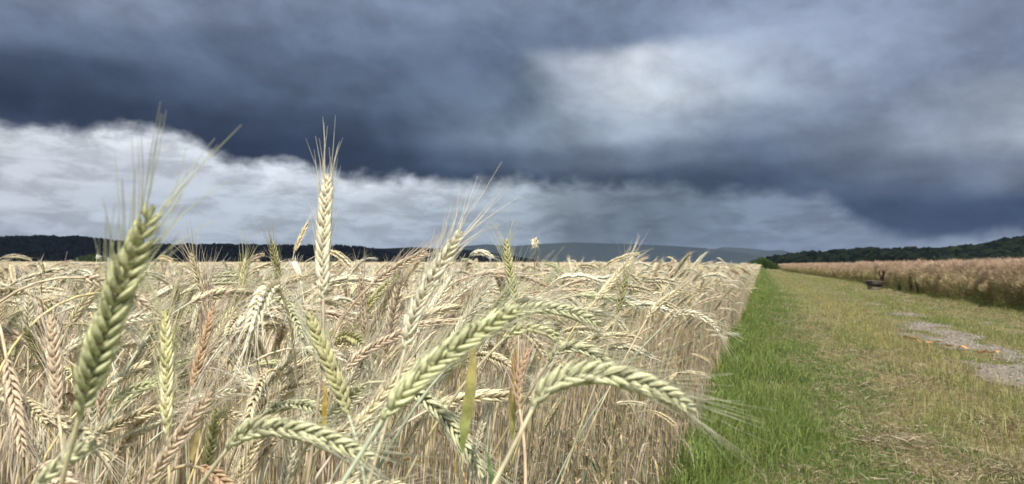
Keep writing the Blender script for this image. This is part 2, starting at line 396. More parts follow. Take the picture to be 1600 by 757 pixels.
# path frame: s along the crop edge (towards the vanishing point), t to its right
PA = atan(390 / FPX); PS, PC = sin(PA), cos(PA)
def st2xy(s, t): return s * PS + t * PC, s * PC - t * PS
def xy2st(x, y): return x * PS + y * PC, x * PC - y * PS
EDGE = -.47
def sm(a, b, x):
    v = np.clip((np.asarray(x, float) - a) / (b - a), 0, 1); return v * v * (3 - 2 * v)
def ground_z(x, y):
    s, t = xy2st(x, y); d = np.sqrt(np.asarray(x) ** 2 + np.asarray(y) ** 2)
    return .75 * sm(40, 230, d) * sm(-3, -28, t)
_g = np.random.default_rng(3).random((257, 257))
def vnoise(x, y):
    x = np.asarray(x, float); y = np.asarray(y, float); xi = np.floor(x).astype(int); yi = np.floor(y).astype(int); fx = x - xi; fy = y - yi
    fx = fx * fx * (3 - 2 * fx); fy = fy * fy * (3 - 2 * fy); a = _g[xi % 256, yi % 256]; b = _g[(xi + 1) % 256, yi % 256]; c = _g[xi % 256, (yi + 1) % 256]; d = _g[(xi + 1) % 256, (yi + 1) % 256]
    return (a * (1 - fx) + b * fx) * (1 - fy) + (c * (1 - fx) + d * fx) * fy
def fbm(x, y, o=4):
    r = 0; a = .5; 
    for k in range(o): r = r + a * vnoise(x * 2 ** k + 17 * k, y * 2 ** k + 5 * k); a /= 2
    return r / (1 - .5 ** o)

# ================================================================== SETTING
# ---- ground sheet
def ground():
    ys = np.concatenate([np.linspace(-30, 30, 61), np.geomspace(32, 11300, 60)]); xs = np.concatenate([-np.geomspace(11300, 22, 50), np.linspace(-20, 20, 41), np.geomspace(22, 11300, 50)])
    Xg, Yg = np.meshgrid(xs, ys); Zg = ground_z(Xg, Yg) * 1.0
    V = np.stack([Xg, Yg, Zg], -1).reshape(-1, 3); nx = len(xs); i = np.arange(len(ys) - 1)[:, None] * nx; j = np.arange(nx - 1)[None]; a = (i + j).ravel()
    F = np.concatenate([np.stack([a, a + 1, a + nx + 1], -1), np.stack([a, a + nx + 1, a + nx], -1)])
    m, n, b = material('meadow_soil')
    g = n.new('ShaderNodeNewGeometry'); P = g.outputs['Position']
    t = n.vm('DOT_PRODUCT', P, (PC, -PS, 0))
    s = n.vm('DOT_PRODUCT', P, (PS, PC, 0))
    st = n.comb(s, n.m('MULTIPLY', t, 2.2), 0)
    a1 = n.noise(st, .8, 5, .6); a2 = n.noise(P, 9, 5, .7); a3 = n.noise(P, 60, 3, .7)
    green = n.mix(a2, (.035, .075, .016, 1), (.10, .14, .035, 1))
    dry = n.mix(a2, (.15, .13, .06, 1), (.30, .25, .13, 1))
    k = n.sstep(n.m('ADD', a1, n.sstep(t, -.3, 1.6, -.28, .05)), .42, .58)
    c = n.mix(k, green, dry)
    soil = n.mix(a3, (.06, .045, .03, 1), (.15, .115, .08, 1))
    c = n.mix(n.sstep(a2, .52, .68), c, soil)
    c = n.mix(n.sstep(t, -.35, -.5), c, n.mix(a3, (.10, .075, .05, 1), (.24, .18, .12, 1)))
    far = n.mix(n.noise(P, .012, 4, .5), (.05, .085, .025, 1), (.16, .15, .06, 1))
    c = n.mix(n.sstep(n.vm('LENGTH', P), 150, 330), c, far)
    n.l.new(c, b.inputs['Base Color']); b.inputs['Roughness'].default_value = .95; b.inputs['Specular IOR Level'].default_value = .1
    bp = n.new('ShaderNodeBump'); bp.inputs['Strength'].default_value = .8; bp.inputs['Distance'].default_value = .03
    n.l.new(n.m('ADD', a2, n.m('MULTIPLY', a3, .4)), bp.inputs['Height']); n.l.new(bp.outputs[0], b.inputs['Normal'])
    tag(build('ground', V, F, m), 'green and straw coloured farmland ground under crops and grass', kind='structure')
ground()

# ---- gravel wheel tracks, ragged patches where the turf is worn through
def track_mask(s, t):
    """0..1: how bare the turf is"""
    s = np.asarray(s, float); t = np.asarray(t, float)
    near = sm(22, 13, s)
    a = np.exp(-((t - 3.1 - .12 * np.sin(s * .4)) / .66) ** 2) * (.41 + .44 * near); b = np.exp(-((t - 4.65) / .34) ** 2) * (.36 + .20 * near)
    n = fbm(s * 1.1, t * 2.1 + 40, 4)
    return np.maximum(a, b) + (n - .5) * 1.5
def tracks():
    ds = .045; out = Acc()
    for s0, s1, h in ((3, 16, .04), (16, 48, .10)):
        ss = np.arange(s0, s1, h * 1.4); ts = np.arange(2.0, 5.5, h)
        S, T = np.meshgrid(ss, ts, indexing='ij'); keep = track_mask(S, T) > .60
        jx = (vnoise(S * 31, T * 29) - .5) * h * .5; xx, yy = st2xy(S + jx, T + jx)
        V = np.stack([xx, yy, .006 + .008 * fbm(S * 9, T * 9)], -1).reshape(-1, 3); nt = len(ts)
        i, j = np.where(keep[:-1, :-1] & keep[1:, :-1] & keep[:-1, 1:] & keep[1:, 1:]); a = i * nt + j
        F = np.concatenate([np.stack([a, a + nt, a + nt + 1], -1), np.stack([a, a + nt + 1, a + 1], -1)])
        u, inv = np.unique(F, return_inverse=True)
        out.add(V[u], inv.reshape(-1, 3), np.array([.5, .5, .5]))
    m, n, b = material('worn_gravel')
    g = n.new('ShaderNodeNewGeometry'); P = g.outputs['Position']
    v = n.new('ShaderNodeTexVoronoi'); v.inputs['Scale'].default_value = 38; n.l.new(P, v.inputs['Vector'])
    c = n.mix(n.noise(P, 5, 5, .7), (.13, .105, .075, 1), (.25, .215, .165, 1))
    c = n.mix(n.sstep(v.outputs['Distance'], .1, .6), n.mix(.5, c, (.31, .28, .235, 1)), c)
    n.l.new(c, b.inputs['Base Color']); b.inputs['Roughness'].default_value = .95
    bp = n.new('ShaderNodeBump'); bp.inputs['Strength'].default_value = .9; bp.inputs['Distance'].default_value = .015; bp.invert = True
    n.l.new(v.outputs['Distance'], bp.inputs['Height']); n.l.new(bp.outputs[0], b.inputs['Normal'])
    V, F, C = out.arr(); tag(build('track', V, F, m), 'grey gravel wheel ruts worn through the grass of the farm track', kind='structure')
tracks()

# ---- hills: each is a ridge with a traced skyline, given its own distance and depth
def hill(name, sky_pts, dist, depth, mat_cols, seed, bump, label):
    rng = np.random.default_rng(seed)
    xs = np.linspace(sky_pts[0][0], sky_pts[-1][0], 160); ysk = np.interp(xs, [p[0] for p in sky_pts], [p[1] for p in sky_pts])
    rows = np.linspace(-1, 1, 41); V = []
    for r in rows:
        prof = (np.cos(r * pi / 2) ** (1.2 if r > 0 else .9))
        for x, y in zip(xs, ysk):
            d = dist + r * depth
            z = (414 - y) / FPX * dist + CH
            X0 = (x - 800) / FPX * (dist + r * depth * (.15 if abs(x - 800) > 0 else 0))
            nn = fbm(np.array(X0 / dist * 14 + seed), np.array(r * 3.1 + seed), 4) - .5
            V.append((X0, d, max(z * prof * (1 + nn * .5 * (1 - prof)), 0) - .3))
    V = np.array(V); nx = len(xs); i = np.arange(len(rows) - 1)[:, None] * nx; j = np.arange(nx - 1)[None]; a = (i + j).ravel()
    F = np.concatenate([np.stack([a, a + 1, a + nx + 1], -1), np.stack([a, a + nx + 1, a + nx], -1)])
    m, n, b = material(name + '_cover')
    g = n.new('ShaderNodeNewGeometry'); P = g.outputs['Position']
    c = n.mix(n.sstep(n.noise(P, 8 / dist, 5, .6), .4, .62), (*mat_cols[0], 1), (*mat_cols[1], 1))
    c = n.mix(n.sstep(n.noise(P, 5 / dist * 3, 2, .5), .66, .70), c, (*mat_cols[2], 1))
    n.l.new(c, b.inputs['Base Color']); b.inputs['Roughness'].default_value = 1; b.inputs['Specular IOR Level'].default_value = 0
    tag(build(name, V, F, m), label, kind='structure')
    return V.reshape(len(rows), nx, 3)
def crown_blobs(acc, P, r, cols, rng, squash=1.0):
    """irregular small crowns at P"""
    n = len(P)
    ph = (1 + 5 ** .5) / 2
    ico = np.array([(-1, ph, 0), (1, ph, 0), (-1, -ph, 0), (1, -ph, 0), (0, -1, ph), (0, 1, ph), (0, -1, -ph), (0, 1, -ph), (ph, 0, -1), (ph, 0, 1), (-ph, 0, -1), (-ph, 0, 1)]); ico /= np.linalg.norm(ico[0])
    f = np.array([(0, 11, 5), (0, 5, 1), (0, 1, 7), (0, 7, 10), (0, 10, 11), (1, 5, 9), (5, 11, 4), (11, 10, 2), (10, 7, 6), (7, 1, 8), (3, 9, 4), (3, 4, 2), (3, 2, 6), (3, 6, 8), (3, 8, 9), (4, 9, 5), (2, 4, 11), (6, 2, 10), (8, 6, 7), (9, 8, 1)])
    a = rng.uniform(0, 2 * pi, n); ca, sa = np.cos(a)[:, None], np.sin(a)[:, None]
    q = ico[None] * rng.uniform(.6, 1.25, (n, 12, 1)); q = np.stack([q[..., 0] * ca - q[..., 1] * sa, q[..., 0] * sa + q[..., 1] * ca, q[..., 2] * squash], -1)
    V = P[:, None] + q * r[:, None, None]
    acc.add(V.reshape(-1, 3), (f[None] + (np.arange(n) * 12)[:, None, None]).reshape(-1, 3), np.repeat(cols, 12, axis=0))
def wood(G, name, count, rad, cols, seed, label, rmin=0, rmax=24):
    rng = np.random.default_rng(seed); i = rng.uniform(rmin, rmax, count); j = rng.uniform(0, G.shape[1] - 1.01, count)
    i0 = i.astype(int); j0 = j.astype(int); fi = (i - i0)[:, None]; fj = (j - j0)[:, None]
    P = (G[i0, j0] * (1 - fi) + G[i0 + 1, j0] * fi) * (1 - fj) + (G[i0, j0 + 1] * (1 - fi) + G[i0 + 1, j0 + 1] * fi) * fj
    r = rad * rng.uniform(.5, 1.25, count); P[:, 2] += r * .15
    c = cols[0] + (cols[1] - cols[0]) * rng.random((count, 1)) ** 1.5; acc = Acc(); crown_blobs(acc, P, r, c, rng, 1.15)
    tag(acc.obj(name, M_WOOD, smooth=False), label, 'woodland', kind='stuff')
FD = np.array([.007, .010, .016]); FM = np.array([.013, .019, .022])
tD = ((.012, .018, .014), (.020, .030, .018), (.05, .055, .03))
G1 = hill('wooded_hill', [(x, y + 3) for x, y in [(-260, 384), (-120, 381), (0, 378), (40, 375), (80, 373), (120, 372), (160, 376), (195, 381), (230, 385), (300, 386), (380, 386), (480, 387), (545, 388), (575, 390), (600, 396), (640, 403), (690, 413)]], 1500, 500, tD, 1, 0, 'long dark wooded ridge behind the left half of the field')
wood(G1, 'ridge_woodland', 9000, 6.5, (FD, FM), 2, 'dark distant woodland covering the left ridge')
tF = ((.014, .020, .022), (.024, .032, .028), (.16, .14, .08))
hill('field_hill', [(430, 400), (520, 391), (560, 388), (610, 389), (650, 387), (690, 389), (740, 392), (800, 400), (860, 411)], 3600, 1100, tF, 5, 0, 'bluish mid distance hill with one pale field on its slope')
hill('rainy_hill', [(560, 410), (640, 392), (700, 387), (760, 382), (800, 385), (850, 381), (900, 379), (960, 381), (1040, 384), (1100, 388), (1150, 394), (1190, 401), (1230, 410)], 9950, 900, (tF[0], tF[1], tF[1]), 9, 0, 'broad blue hill half lost in rain at the centre horizon')
hill('faint_hill', [(1080, 400), (1130, 386), (1165, 388), (1200, 392), (1222, 391), (1250, 399), (1290, 410)], 11150, 250, (tF[0], tF[1], tF[1]), 12, 0, 'faint grey hill crest fading behind the rain')
hill('rear_hill', [(1250, 412), (1300, 400), (1370, 393), (1396, 390), (1420, 394), (1447, 390), (1470, 393), (1500, 386), (1540, 386), (1600, 384), (1700, 380)], 2900, 900, tD, 15, 0, 'dark blue hill behind the wooded slope on the right')
G2 = hill('wooded_slope', [(x, y + 4) for x, y in [(1196, 414), (1215, 408), (1235, 403), (1260, 400), (1285, 399), (1300, 402), (1325, 397), (1345, 395), (1380, 397), (1430, 398), (1470, 397), (1500, 393), (1520, 389), (1550, 386), (1575, 382), (1600, 377), (1660, 368), (1760, 360)]], 1050, 420, tD, 18, 0, 'dark green wooded slope behind the rapeseed field')
wood(G2, 'slope_woodland', 5200, 7.5, (np.array([.012, .018, .012]), np.array([.055, .075, .032])), 19, 'dark green woodland on the right hand slope')

# ---- unseen cloud sheet added overhead to shade the hills, leaving the near field sunlit
def shade_cloud():
    alt = 3000.; xs = np.linspace(-7600, 7600, 90); ys = np.linspace(-1600, 7600, 70); Xg, Yg = np.meshgrid(xs, ys)
    r = np.sqrt(Xg ** 2 + Yg ** 2); ed = 260 * (fbm(Xg / 900., Yg / 900. + 7, 3) - .5)
    Zg = alt + 520 * (fbm(Xg / 1500., Yg / 1500., 5) - .35) + 500 * sm(6600, 7500, r) 
    V = np.stack([Xg, Yg, Zg], -1).reshape(-1, 3); nx = len(xs); i = np.arange(len(ys) - 1)[:, None] * nx; j = np.arange(nx - 1)[None]; a = (i + j).ravel()
    F = np.concatenate([np.stack([a, a + 1, a + nx + 1], -1), np.stack([a, a + nx + 1, a + nx], -1)])
    ok = ((r + ed) < 7350).ravel(); ok &= (Yg + ed < 3900).ravel(); F = F[ok[F].all(1)]
    m = bpy.data.materials.new('shade_cloud_sheet'); m.use_nodes = True; n = NT(m.node_tree); n.n.clear()
    d = n.new('ShaderNodeBsdfDiffuse'); d.inputs[0].default_value = (.5, .52, .56, 1); t = n.new('ShaderNodeBsdfTranslucent'); t.inputs[0].default_value = (.48, .54, .66, 1)
    mx = n.new('ShaderNodeMixShader'); mx.inputs[0].default_value = .5; n.l.new(d.outputs[0], mx.inputs[1]); n.l.new(t.outputs[0], mx.inputs[2])
    o = n.new('ShaderNodeOutputMaterial'); n.l.new(mx.outputs[0], o.inputs[0])
    tag(build('added_shade_cloud', V, F, m), 'unseen cloud layer added high overhead to shade the hills', kind='structure')
shade_cloud()

# ---- haze
def haze():
    bx = Acc(); L = 11500; V = np.array([(x, y, z) for x in (-L, L) for y in (-L, L) for z in (-2, 290)], float)
    F = np.array([(0, 1, 3), (0, 3, 2), (4, 6, 7), (4, 7, 5), (0, 4, 5), (0, 5, 1), (2, 3, 7), (2, 7, 6), (0, 2, 6), (0, 6, 4), (1, 5, 7), (1, 7, 3)])
    m = bpy.data.materials.new('haze_air'); m.use_nodes = True; n = NT(m.node_tree); n.n.clear()
    v = n.new('ShaderNodeVolumePrincipled'); v.inputs['Color'].default_value = (.62, .78, 1, 1); v.inputs['Density'].default_value = 3e-5
    o = n.new('ShaderNodeOutputMaterial'); n.l.new(v.outputs[0], o.inputs['Volume'])
    tag(build('haze', V, F, m, smooth=False), 'thin rain haze in the air over the whole valley', kind='stuff')
haze()
def rain_shower():
    # a shaft of rain below the cloud, standing between the field hill and the far ridge
    n1_, n2_ = 64, 14; a = np.arange(n1_) * 2 * pi / n1_; V = []
    for k in range(n2_):
        u = k / n2_; r = 1 - u
        V.append(np.stack([1300 + 300 * u + 3300 * r * np.cos(a) * np.abs(np.cos(a)) ** .8, 7600 + 1350 * r * np.sin(a) * np.abs(np.sin(a)) ** .8, np.full(n1_, -1.5 + 950 * u)], -1))
    V = np.concatenate(V + [np.array([[1300, 7600, -1.5], [1600, 7600, 948.5]])]); F = []
    for k in range(n2_ - 1):
        for j in range(n1_): p, q = k * n1_ + j, k * n1_ + (j + 1) % n1_; F += [(p, q, q + n1_), (p, q + n1_, p + n1_)]
    for j in range(n1_): F += [(len(V) - 2, (j + 1) % n1_, j), (len(V) - 1, (n2_ - 1) * n1_ + j, (n2_ - 1) * n1_ + (j + 1) % n1_)]
    m = bpy.data.materials.new('falling_rain'); m.use_nodes = True; n = NT(m.node_tree); n.n.clear()
    v = n.new('ShaderNodeVolumePrincipled'); v.inputs['Color'].default_value = (.62, .78, 1, 1); v.inputs['Density'].default_value = 2.5e-5
    o = n.new('ShaderNodeOutputMaterial'); n.l.new(v.outputs[0], o.inputs['Volume'])
    tag(build('rain', V, F, m, smooth=False), 'grey rain shaft falling in front of the far blue hill', kind='stuff')
rain_shower()

# ================================================================== CEREAL CROP
LEAFC = [(.46, .37, .20), (.40, .30, .17), (.52, .44, .27), (.34, .24, .13), (.48, .38, .30)]
def plant_pieces(stem, ear, ref, L, tint, rng, lod, leaves=2, awn=.045, width=1.0, spread=.3, stemc=None):
    """stem, ear: point arrays in plant space. returns dict of (V,F,C)"""
    col, col2 = TINTS[tint]; out = {}
    sc_ = STEMC[rng.choice(len(STEMC), p=STEMP)] if stemc is None else np.array(stemc)
    n = len(stem); u = np.linspace(0, 1, n)
    rad = .0017 * (1.25 - .5 * u)
    if lod == 0:
        for k in (.28, .52, .74): rad = rad + .0009 * np.exp(-((u - k) / .012) ** 2)
    V, F = tube(stem, rad, {0: 7, 1: 3, 2: 3}[lod])
    ns = len(V) // n
    hue = (.85 + .2 * u)[:, None] * sc_[None] * (1 - .45 * u[:, None] ** 3) + (.9 * col)[None] * .45 * u[:, None] ** 3
    node = np.zeros(n)
    for k in (.28, .52, .74): node += np.exp(-((u - k) / .015) ** 2)
    hue = hue * (1 - .35 * node[:, None])
    out['stem'] = (V, F, np.repeat(hue, ns, axis=0))
    e, a = ear_geo(ear, ref, L, col, col2, rng, lod, width=width, awn=awn, awn_spread=spread)
    out['ear'] = e; out['awns'] = a
    lv = []
    for k in range(leaves):
        h = rng.choice([.3, .5, .6, .74]) if lod == 0 else rng.uniform(.15, .8)
        i = int(h * (n - 1)); ang = rng.uniform(0, 2 * pi); lc = np.array(LEAFC[rng.integers(len(LEAFC))]) * rng.uniform(.8, 1.15)
        lv.append(leaf_geo(stem[i], (cos(ang), sin(ang), 0), rng.uniform(.09, .2), rng.uniform(.0018, .0042), rng, rng.uniform(.9, 1.9), lc, n=8 if lod == 0 else 5, up=rng.uniform(.3, .8)))
    out['leaves'] = lv
    return out
def dense_stem(st, k):   # resample
    s = np.linspace(0, len(st) - 1, k); i = np.arange(len(st)); return np.stack([np.interp(s, i, st[:, c]) for c in range(3)], -1)

PLANTS = []      # (root, ear mid point, tint, posture, nick/label)
def make_plant(stem, ear, base, ref, L, tint, rng, leaves=2, **kw):
    base = np.asarray(base, float); P = plant_pieces(stem - base, ear - base, ref, L, tint, rng, 0, leaves, **kw)
    r = bpy.data.objects.new('wheat_plant', None); r.empty_display_size = .05; COL.objects.link(r); r.location = base
    build('stem', P['stem'][0], P['stem'][1], M_STEM, P['stem'][2], r)
    e = build('ear', P['ear'][0], P['ear'][1], M_EAR, P['ear'][2], r)
    build('awns', P['awns'][0], P['awns'][1], M_AWN, P['awns'][2], e)
    for V, F, C in P['leaves']: build('leaf', V, F, M_LEAF, C, r)
    return r
GROUP = 'ripening cereal plants at the near edge of the field'

# hero plants: ear centre line in photo pixels (base -> tip), forward distance at base and tip, tint, width, description
HERO = [
 ([(125, 648), (150, 560), (178, 470), (240, 322)], .365, .345, 'green', 1.1, 'large green upright ear leaning right', 'fat green blurred ear close to the lens, standing above the ridge', (100, 800), {}),
 ([(505, 470), (503, 400), (507, 330), (512, 272)], .60, .62, 'pale', .95, 'tall pale upright ear', 'tall pale cream ear rising straight against the storm cloud', (508, 800), {'awn': .042, 'spread': .10}),
 ([(632, 548), (645, 480), (680, 420), (722, 362)], .56, .57, 'pale', .95, 'pale ear tilted right above horizon', 'pale pinkish ear tilted right, its bristles fanned above the horizon', (622, 800), {'awn': .047, 'spread': .22}),
 ([(806, 478), (800, 440), (794, 410), (790, 374)], 1.02, 1.05, 'olive', 1.0, 'dark olive ear near the middle', 'dark olive ear standing upright alone above the field near the middle', (810, 700), {}),
 ([(355, 703), (395, 648), (480, 668), (584, 718)], .45, .44, 'greenish', 1.0, 'drooping ear at bottom centre-left', 'pale green ear bowed over to the right with bristles at its lower tip', (285, 790), {'awn': .042}),
 ([(596, 660), (650, 575), (735, 525), (812, 478)], .41, .43, 'green', 1.0, 'long green slanting ear', 'long grey-green ear slanting up to the right below the middle', (570, 790), {'awn': .042}),
 ([(798, 496), (840, 470), (890, 484), (940, 508)], .66, .66, 'greenish', 1.0, 'grey-green arched ear', 'grey-green ear arched over to the right, highest of three arches', (770, 700), {}),
 ([(786, 532), (812, 505), (852, 508), (888, 545)], .70, .70, 'green', .95, 'small shaded arched ear', 'short arched green ear tucked between the two bigger arched ears', (770, 730), {}),
 ([(858, 566), (880, 528), (930, 540), (968, 588)], .66, .64, 'greenish', 1.0, 'middle arched ear', 'arched ear directly above the largest arched ear beside the path', (830, 760), {}),
 ([(832, 640), (860, 575), (960, 560), (1086, 642)], .42, .43, 'greenish', 1.0, 'largest arched ear', 'largest pale arched ear reaching right over the grass with long bristles', (770, 800), {'awn': .047, 'spread': .2}),
 ([(545, 650), (525, 590), (502, 540), (482, 488)], .56, .60, 'olive', 1.0, 'dark olive ear leaning left', 'dark olive-brown ear leaning left beneath the tall cream ear', (555, 800), {}),
 ([(232, 757), (262, 705), (296, 660), (332, 612)], .55, .56, 'pinkish', .95, 'pinkish ear slanting low', 'pinkish cream ear slanting up right at the lower left', (215, 820), {'awn': .047}),
 ([(262, 682), (258, 620), (262, 550), (258, 486)], .58, .60, 'yellowish', .8, 'narrow yellow-green ear', 'narrow yellow-green ear standing straight beside the fat green ear', (262, 820), {}),
 ([(436, 652), (415, 618), (395, 598), (368, 578)], .80, .82, 'pale', 1.0, 'whitish ear pointing up-left', 'whitish green ear pointing up left above the bowed ear', (450, 800), {}),
 ([(168, 642), (185, 612), (215, 604), (256, 600)], .72, .72, 'green', .9, 'green horizontal ear', 'green ear lying nearly level right of the fat green ear', (160, 780), {}),
 ([(300, 652), (330, 640), (370, 648), (408, 664)], .80, .80, 'straw', .9, 'straw level ear', 'straw coloured ear lying level above the bowed green ear', (290, 780), {}),
 ([(40, 775), (70, 745), (105, 715), (150, 690)], .37, .38, 'greenish', 1.0, 'blurred pale ear in corner', 'blurred whitish green ear crossing the lower left corner', (15, 840), {}),
 ([(350, 535), (375, 505), (410, 480), (445, 452)], .82, .84, 'pale', .95, 'whitish slanting ear', 'whitish ear slanting up right between the fat green and tall cream ears', (330, 720), {}),
 ([(44, 548), (44, 515), (46, 485), (45, 452)], .98, .98, 'pale', 1.15, 'white upright ear at far left', 'white plump ear standing upright near the left border', (44, 760), {}),
 ([(534, 584), (565, 548), (600, 532), (642, 518)], .78, .80, 'pinkish', .95, 'pinkish slanting ear', 'pinkish ear slanting up right just right of the tall cream ear', (520, 760), {}),
 ([(545, 680), (580, 640), (610, 600), (648, 560)], .62, .66, 'straw', .8, 'thin straw slanting ear', 'thin straw ear slanting behind the long green slanting ear', (535, 820), {}),
 ([(578, 448), (605, 425), (632, 408), (668, 394)], .98, 1.0, 'pinkish', .95, 'pinkish ear touching horizon', 'pinkish ear slanting up right to meet the horizon', (565, 620), {'awn': .05, 'spread': .2}),
 ([(964, 492), (970, 468), (976, 446), (980, 424)], 1.15, 1.15, 'olive', .9, 'olive ear right of centre', 'olive ear upright among straw ears right of the middle', (958, 700), {}),
 ([(1010, 500), (1022, 478), (1044, 462), (1072, 448)], 1.2, 1.22, 'straw', .9, 'straw ear slanting right', 'straw ear slanting up right near the path side', (1000, 700), {}),
 ([(1050, 498), (1068, 480), (1100, 492), (1124, 518)], 1.18, 1.15, 'pale', .9, 'pale ear hanging at the edge', 'pale arched ear hanging over the path edge on a bent neck', (1030, 700), {}),
 ([(300, 605), (312, 560), (322, 520), (334, 478)], .72, .76, 'brown', .9, 'brown upright ear', 'brown ear standing nearly upright left of the middle', (296, 780), {}),
 ([(92, 650), (86, 600), (84, 550), (78, 492)], .60, .62, 'pinkish', .9, 'pinkish upright ear', 'pinkish ear upright just left of the fat green ear', (98, 820), {}),
 ([(10, 560), (20, 620), (28, 660), (36, 715)], .62, .6, 'pinkish', .95, 'hanging pinkish ear', 'pinkish ear hanging head down at the left border', (-30, 800), {}),
 ([(812, 640), (806, 610), (812, 575), (826, 545)], .60, .62, 'brown', .8, 'brown ear under the arches', 'brown ear standing under the arched ears', (815, 800), {}),
 ([(930, 470), (950, 448), (966, 425), (990, 402)], 1.25, 1.3, 'straw', .9, 'straw ear at the skyline', 'straw ear slanting up to the skyline right of the middle', (925, 650), {}),
]
rh = np.random.default_rng(11)
NICKS = []
for k, (pp, d0, d1, tint, wd, nick, label, foot, kw) in enumerate(HERO):
    dd = np.linspace(d0, d1, 4); cp = [at(x, y, d) for (x, y), d in zip(pp, dd)]
    ear = bez(cp, 22); L = np.linalg.norm(np.diff(ear, axis=0), axis=1).sum()
    t0 = nrm(ear[1] - ear[0])
    # root: below the foot pixel direction, pushed back into the field if the ear overhangs its edge
    fp = at(foot[0], foot[1], d0 + .03); root = np.array([fp[0], fp[1], 0.0])
    s_, t_ = xy2st(root[0], root[1])
    if t_ > EDGE: 
        x_, y_ = st2xy(s_, EDGE - .01 - .05 * rh.random()); root = np.array([x_, y_, 0.])
    root[:2] += rh.normal(0, .015, 2)
    reach = np.linalg.norm(ear[0][:2] - root[:2])
    stem = bez([root, root + np.array([0, 0, .62]), ear[0] - t0 * max(.22, reach * .8), ear[0]], 64)
    ref = nrm(ear[len(ear) // 2] - CAMP) + rh.normal(0, .12, 3)
    r = make_plant(stem, ear, root, ref, L, tint, rh, leaves=int(rh.integers(1, 4)), width=wd * (L / .105) ** .5, **kw)
    tag(r, label, 'cereal plant', GROUP)
    mp = proj(ear[11]); NICKS.append((mp[0], mp[1], nick)); PLANTS.append(r)

# extra green-yellow blades seen between the arches: leaves of hero plants
def blade(root_obj, pts, d, hw, c0, c1, label):
    P = bez([at(x, y, d) for x, y in pts], 12); t = np.linspace(0, 1, 12)
    Wd = nrm(np.cross(tangents(P), nrm(P.mean(0) - CAMP))); h = hw * np.sin(pi * np.clip(.03 + t * .97, 0, 1)) ** .75 * (1.15 - .3 * t); h[-1] = .0003; P[1:-1] += rh.normal(0, .0006, (10, 3)); tw = rh.uniform(.3, .9) + rh.uniform(-1.2, 1.2) * t; Nn = np.cross(tangents(P), Wd); Wd = Wd * np.cos(tw)[:, None] + Nn * np.sin(tw)[:, None]
    V, F = ribbon(P, Wd, h); V = V - np.array(root_obj.location)
    C = np.repeat(np.array(c0)[None] * (1 - t)[:, None] + np.array(c1)[None] * t[:, None], 3, axis=0)
    o = build('leaf', V, F, M_LEAF, C, root_obj); o['label'] = label
blade(PLANTS[6], [(722, 708), (727, 655), (738, 600), (741, 500)], .58, .0044, (.26, .33, .10), (.52, .40, .16), 'flat green leaf blade turning orange at its top')
blade(PLANTS[8], [(800, 688), (796, 640), (804, 590), (806, 540)], .62, .0042, (.32, .35, .12), (.52, .30, .13), 'orange and green leaf blade')
blade(PLANTS[5], [(772, 770), (765, 740), (760, 715), (757, 690)], .50, .0028, (.17, .24, .09), (.28, .34, .14), 'bright green leaf tip')
blade(PLANTS[1], [(507, 690), (508, 650), (507, 620), (508, 596)], .58, .0022, (.62, .42, .08), (.72, .52, .14), 'narrow golden leaf')
blade(PLANTS[9], [(930, 770), (950, 735), (975, 705), (1000, 660)], .9, .0030, (.50, .42, .22), (.48, .36, .2), 'dry curled leaf')
blade(PLANTS[12], [(300, 720), (303, 690), (306, 660), (308, 640)], .62, .0045, (.52, .42, .18), (.50, .38, .18), 'yellow leaf')

# ---- the other near plants: a few source plants with all their parts, then copies
rp = np.random.default_rng(23)
VARI = []
POST = {}
SPEC = [('upright', .04, .05, .12), ('upright', .07, .10, .25), ('leaning', .10, .35, .55), ('leaning', .12, .45, .9), ('leaning', .08, .55, .75),
        ('bowed', .10, .8, 1.35), ('bowed', .12, 1.0, 1.7), ('bowed', .08, 1.2, 1.9), ('nodding', .08, 1.35, 2.25), ('nodding', .1, 1.6, 2.5)]
PW = np.array([.12, .13, .15, .13, .10, .11, .09, .07, .06, .04]); PW /= PW.sum()
TNAMES = ['straw', 'pale', 'pinkish', 'greenish', 'olive', 'green', 'brown', 'yellowish']
TP = np.array([.40, .23, .18, .075, .03, .025, .03, .03]); TP /= TP.sum()
def crowded(x, y, placed, dmin):
    return any((x - a) ** 2 + (y - b) ** 2 < dmin * dmin for a, b in placed)
N_EXTRA = 268
src = {}
placed = []; extra = []
cand = 0
hero_px = [(h[0], h[1], h[2]) for h in HERO]
while len(extra) < N_EXTRA and cand < 60000:
    cand += 1
    d = .50 + .98 * rp.random() ** .62; a = rp.uniform(-40, 20); x = d * tan(radians(a)); y = d
    s, t = xy2st(x, y)
    if t > EDGE or crowded(x, y, placed, .028): continue
    sp = rp.choice(len(SPEC), p=PW); tint = TNAMES[rp.choice(8, p=TP)]
    # height of the highest point of the plant; near ones stay below the line of sight
    top = rp.normal(1.15, .05); top = min(top, 1.235 if d > .8 else 1.14 - .10 * (.8 - d) / .3)
    if d > .95 and rp.random() < .06: top = 1.25 + .05 * rp.random()
    yaw = rp.normal(0, 1.25) if rp.random() < .72 else rp.uniform(-pi, pi)
    if t > EDGE - .25: yaw = rp.normal(-.3, .7)
    extra.append((x, y, sp, tint, top, yaw)); placed.append((x, y))
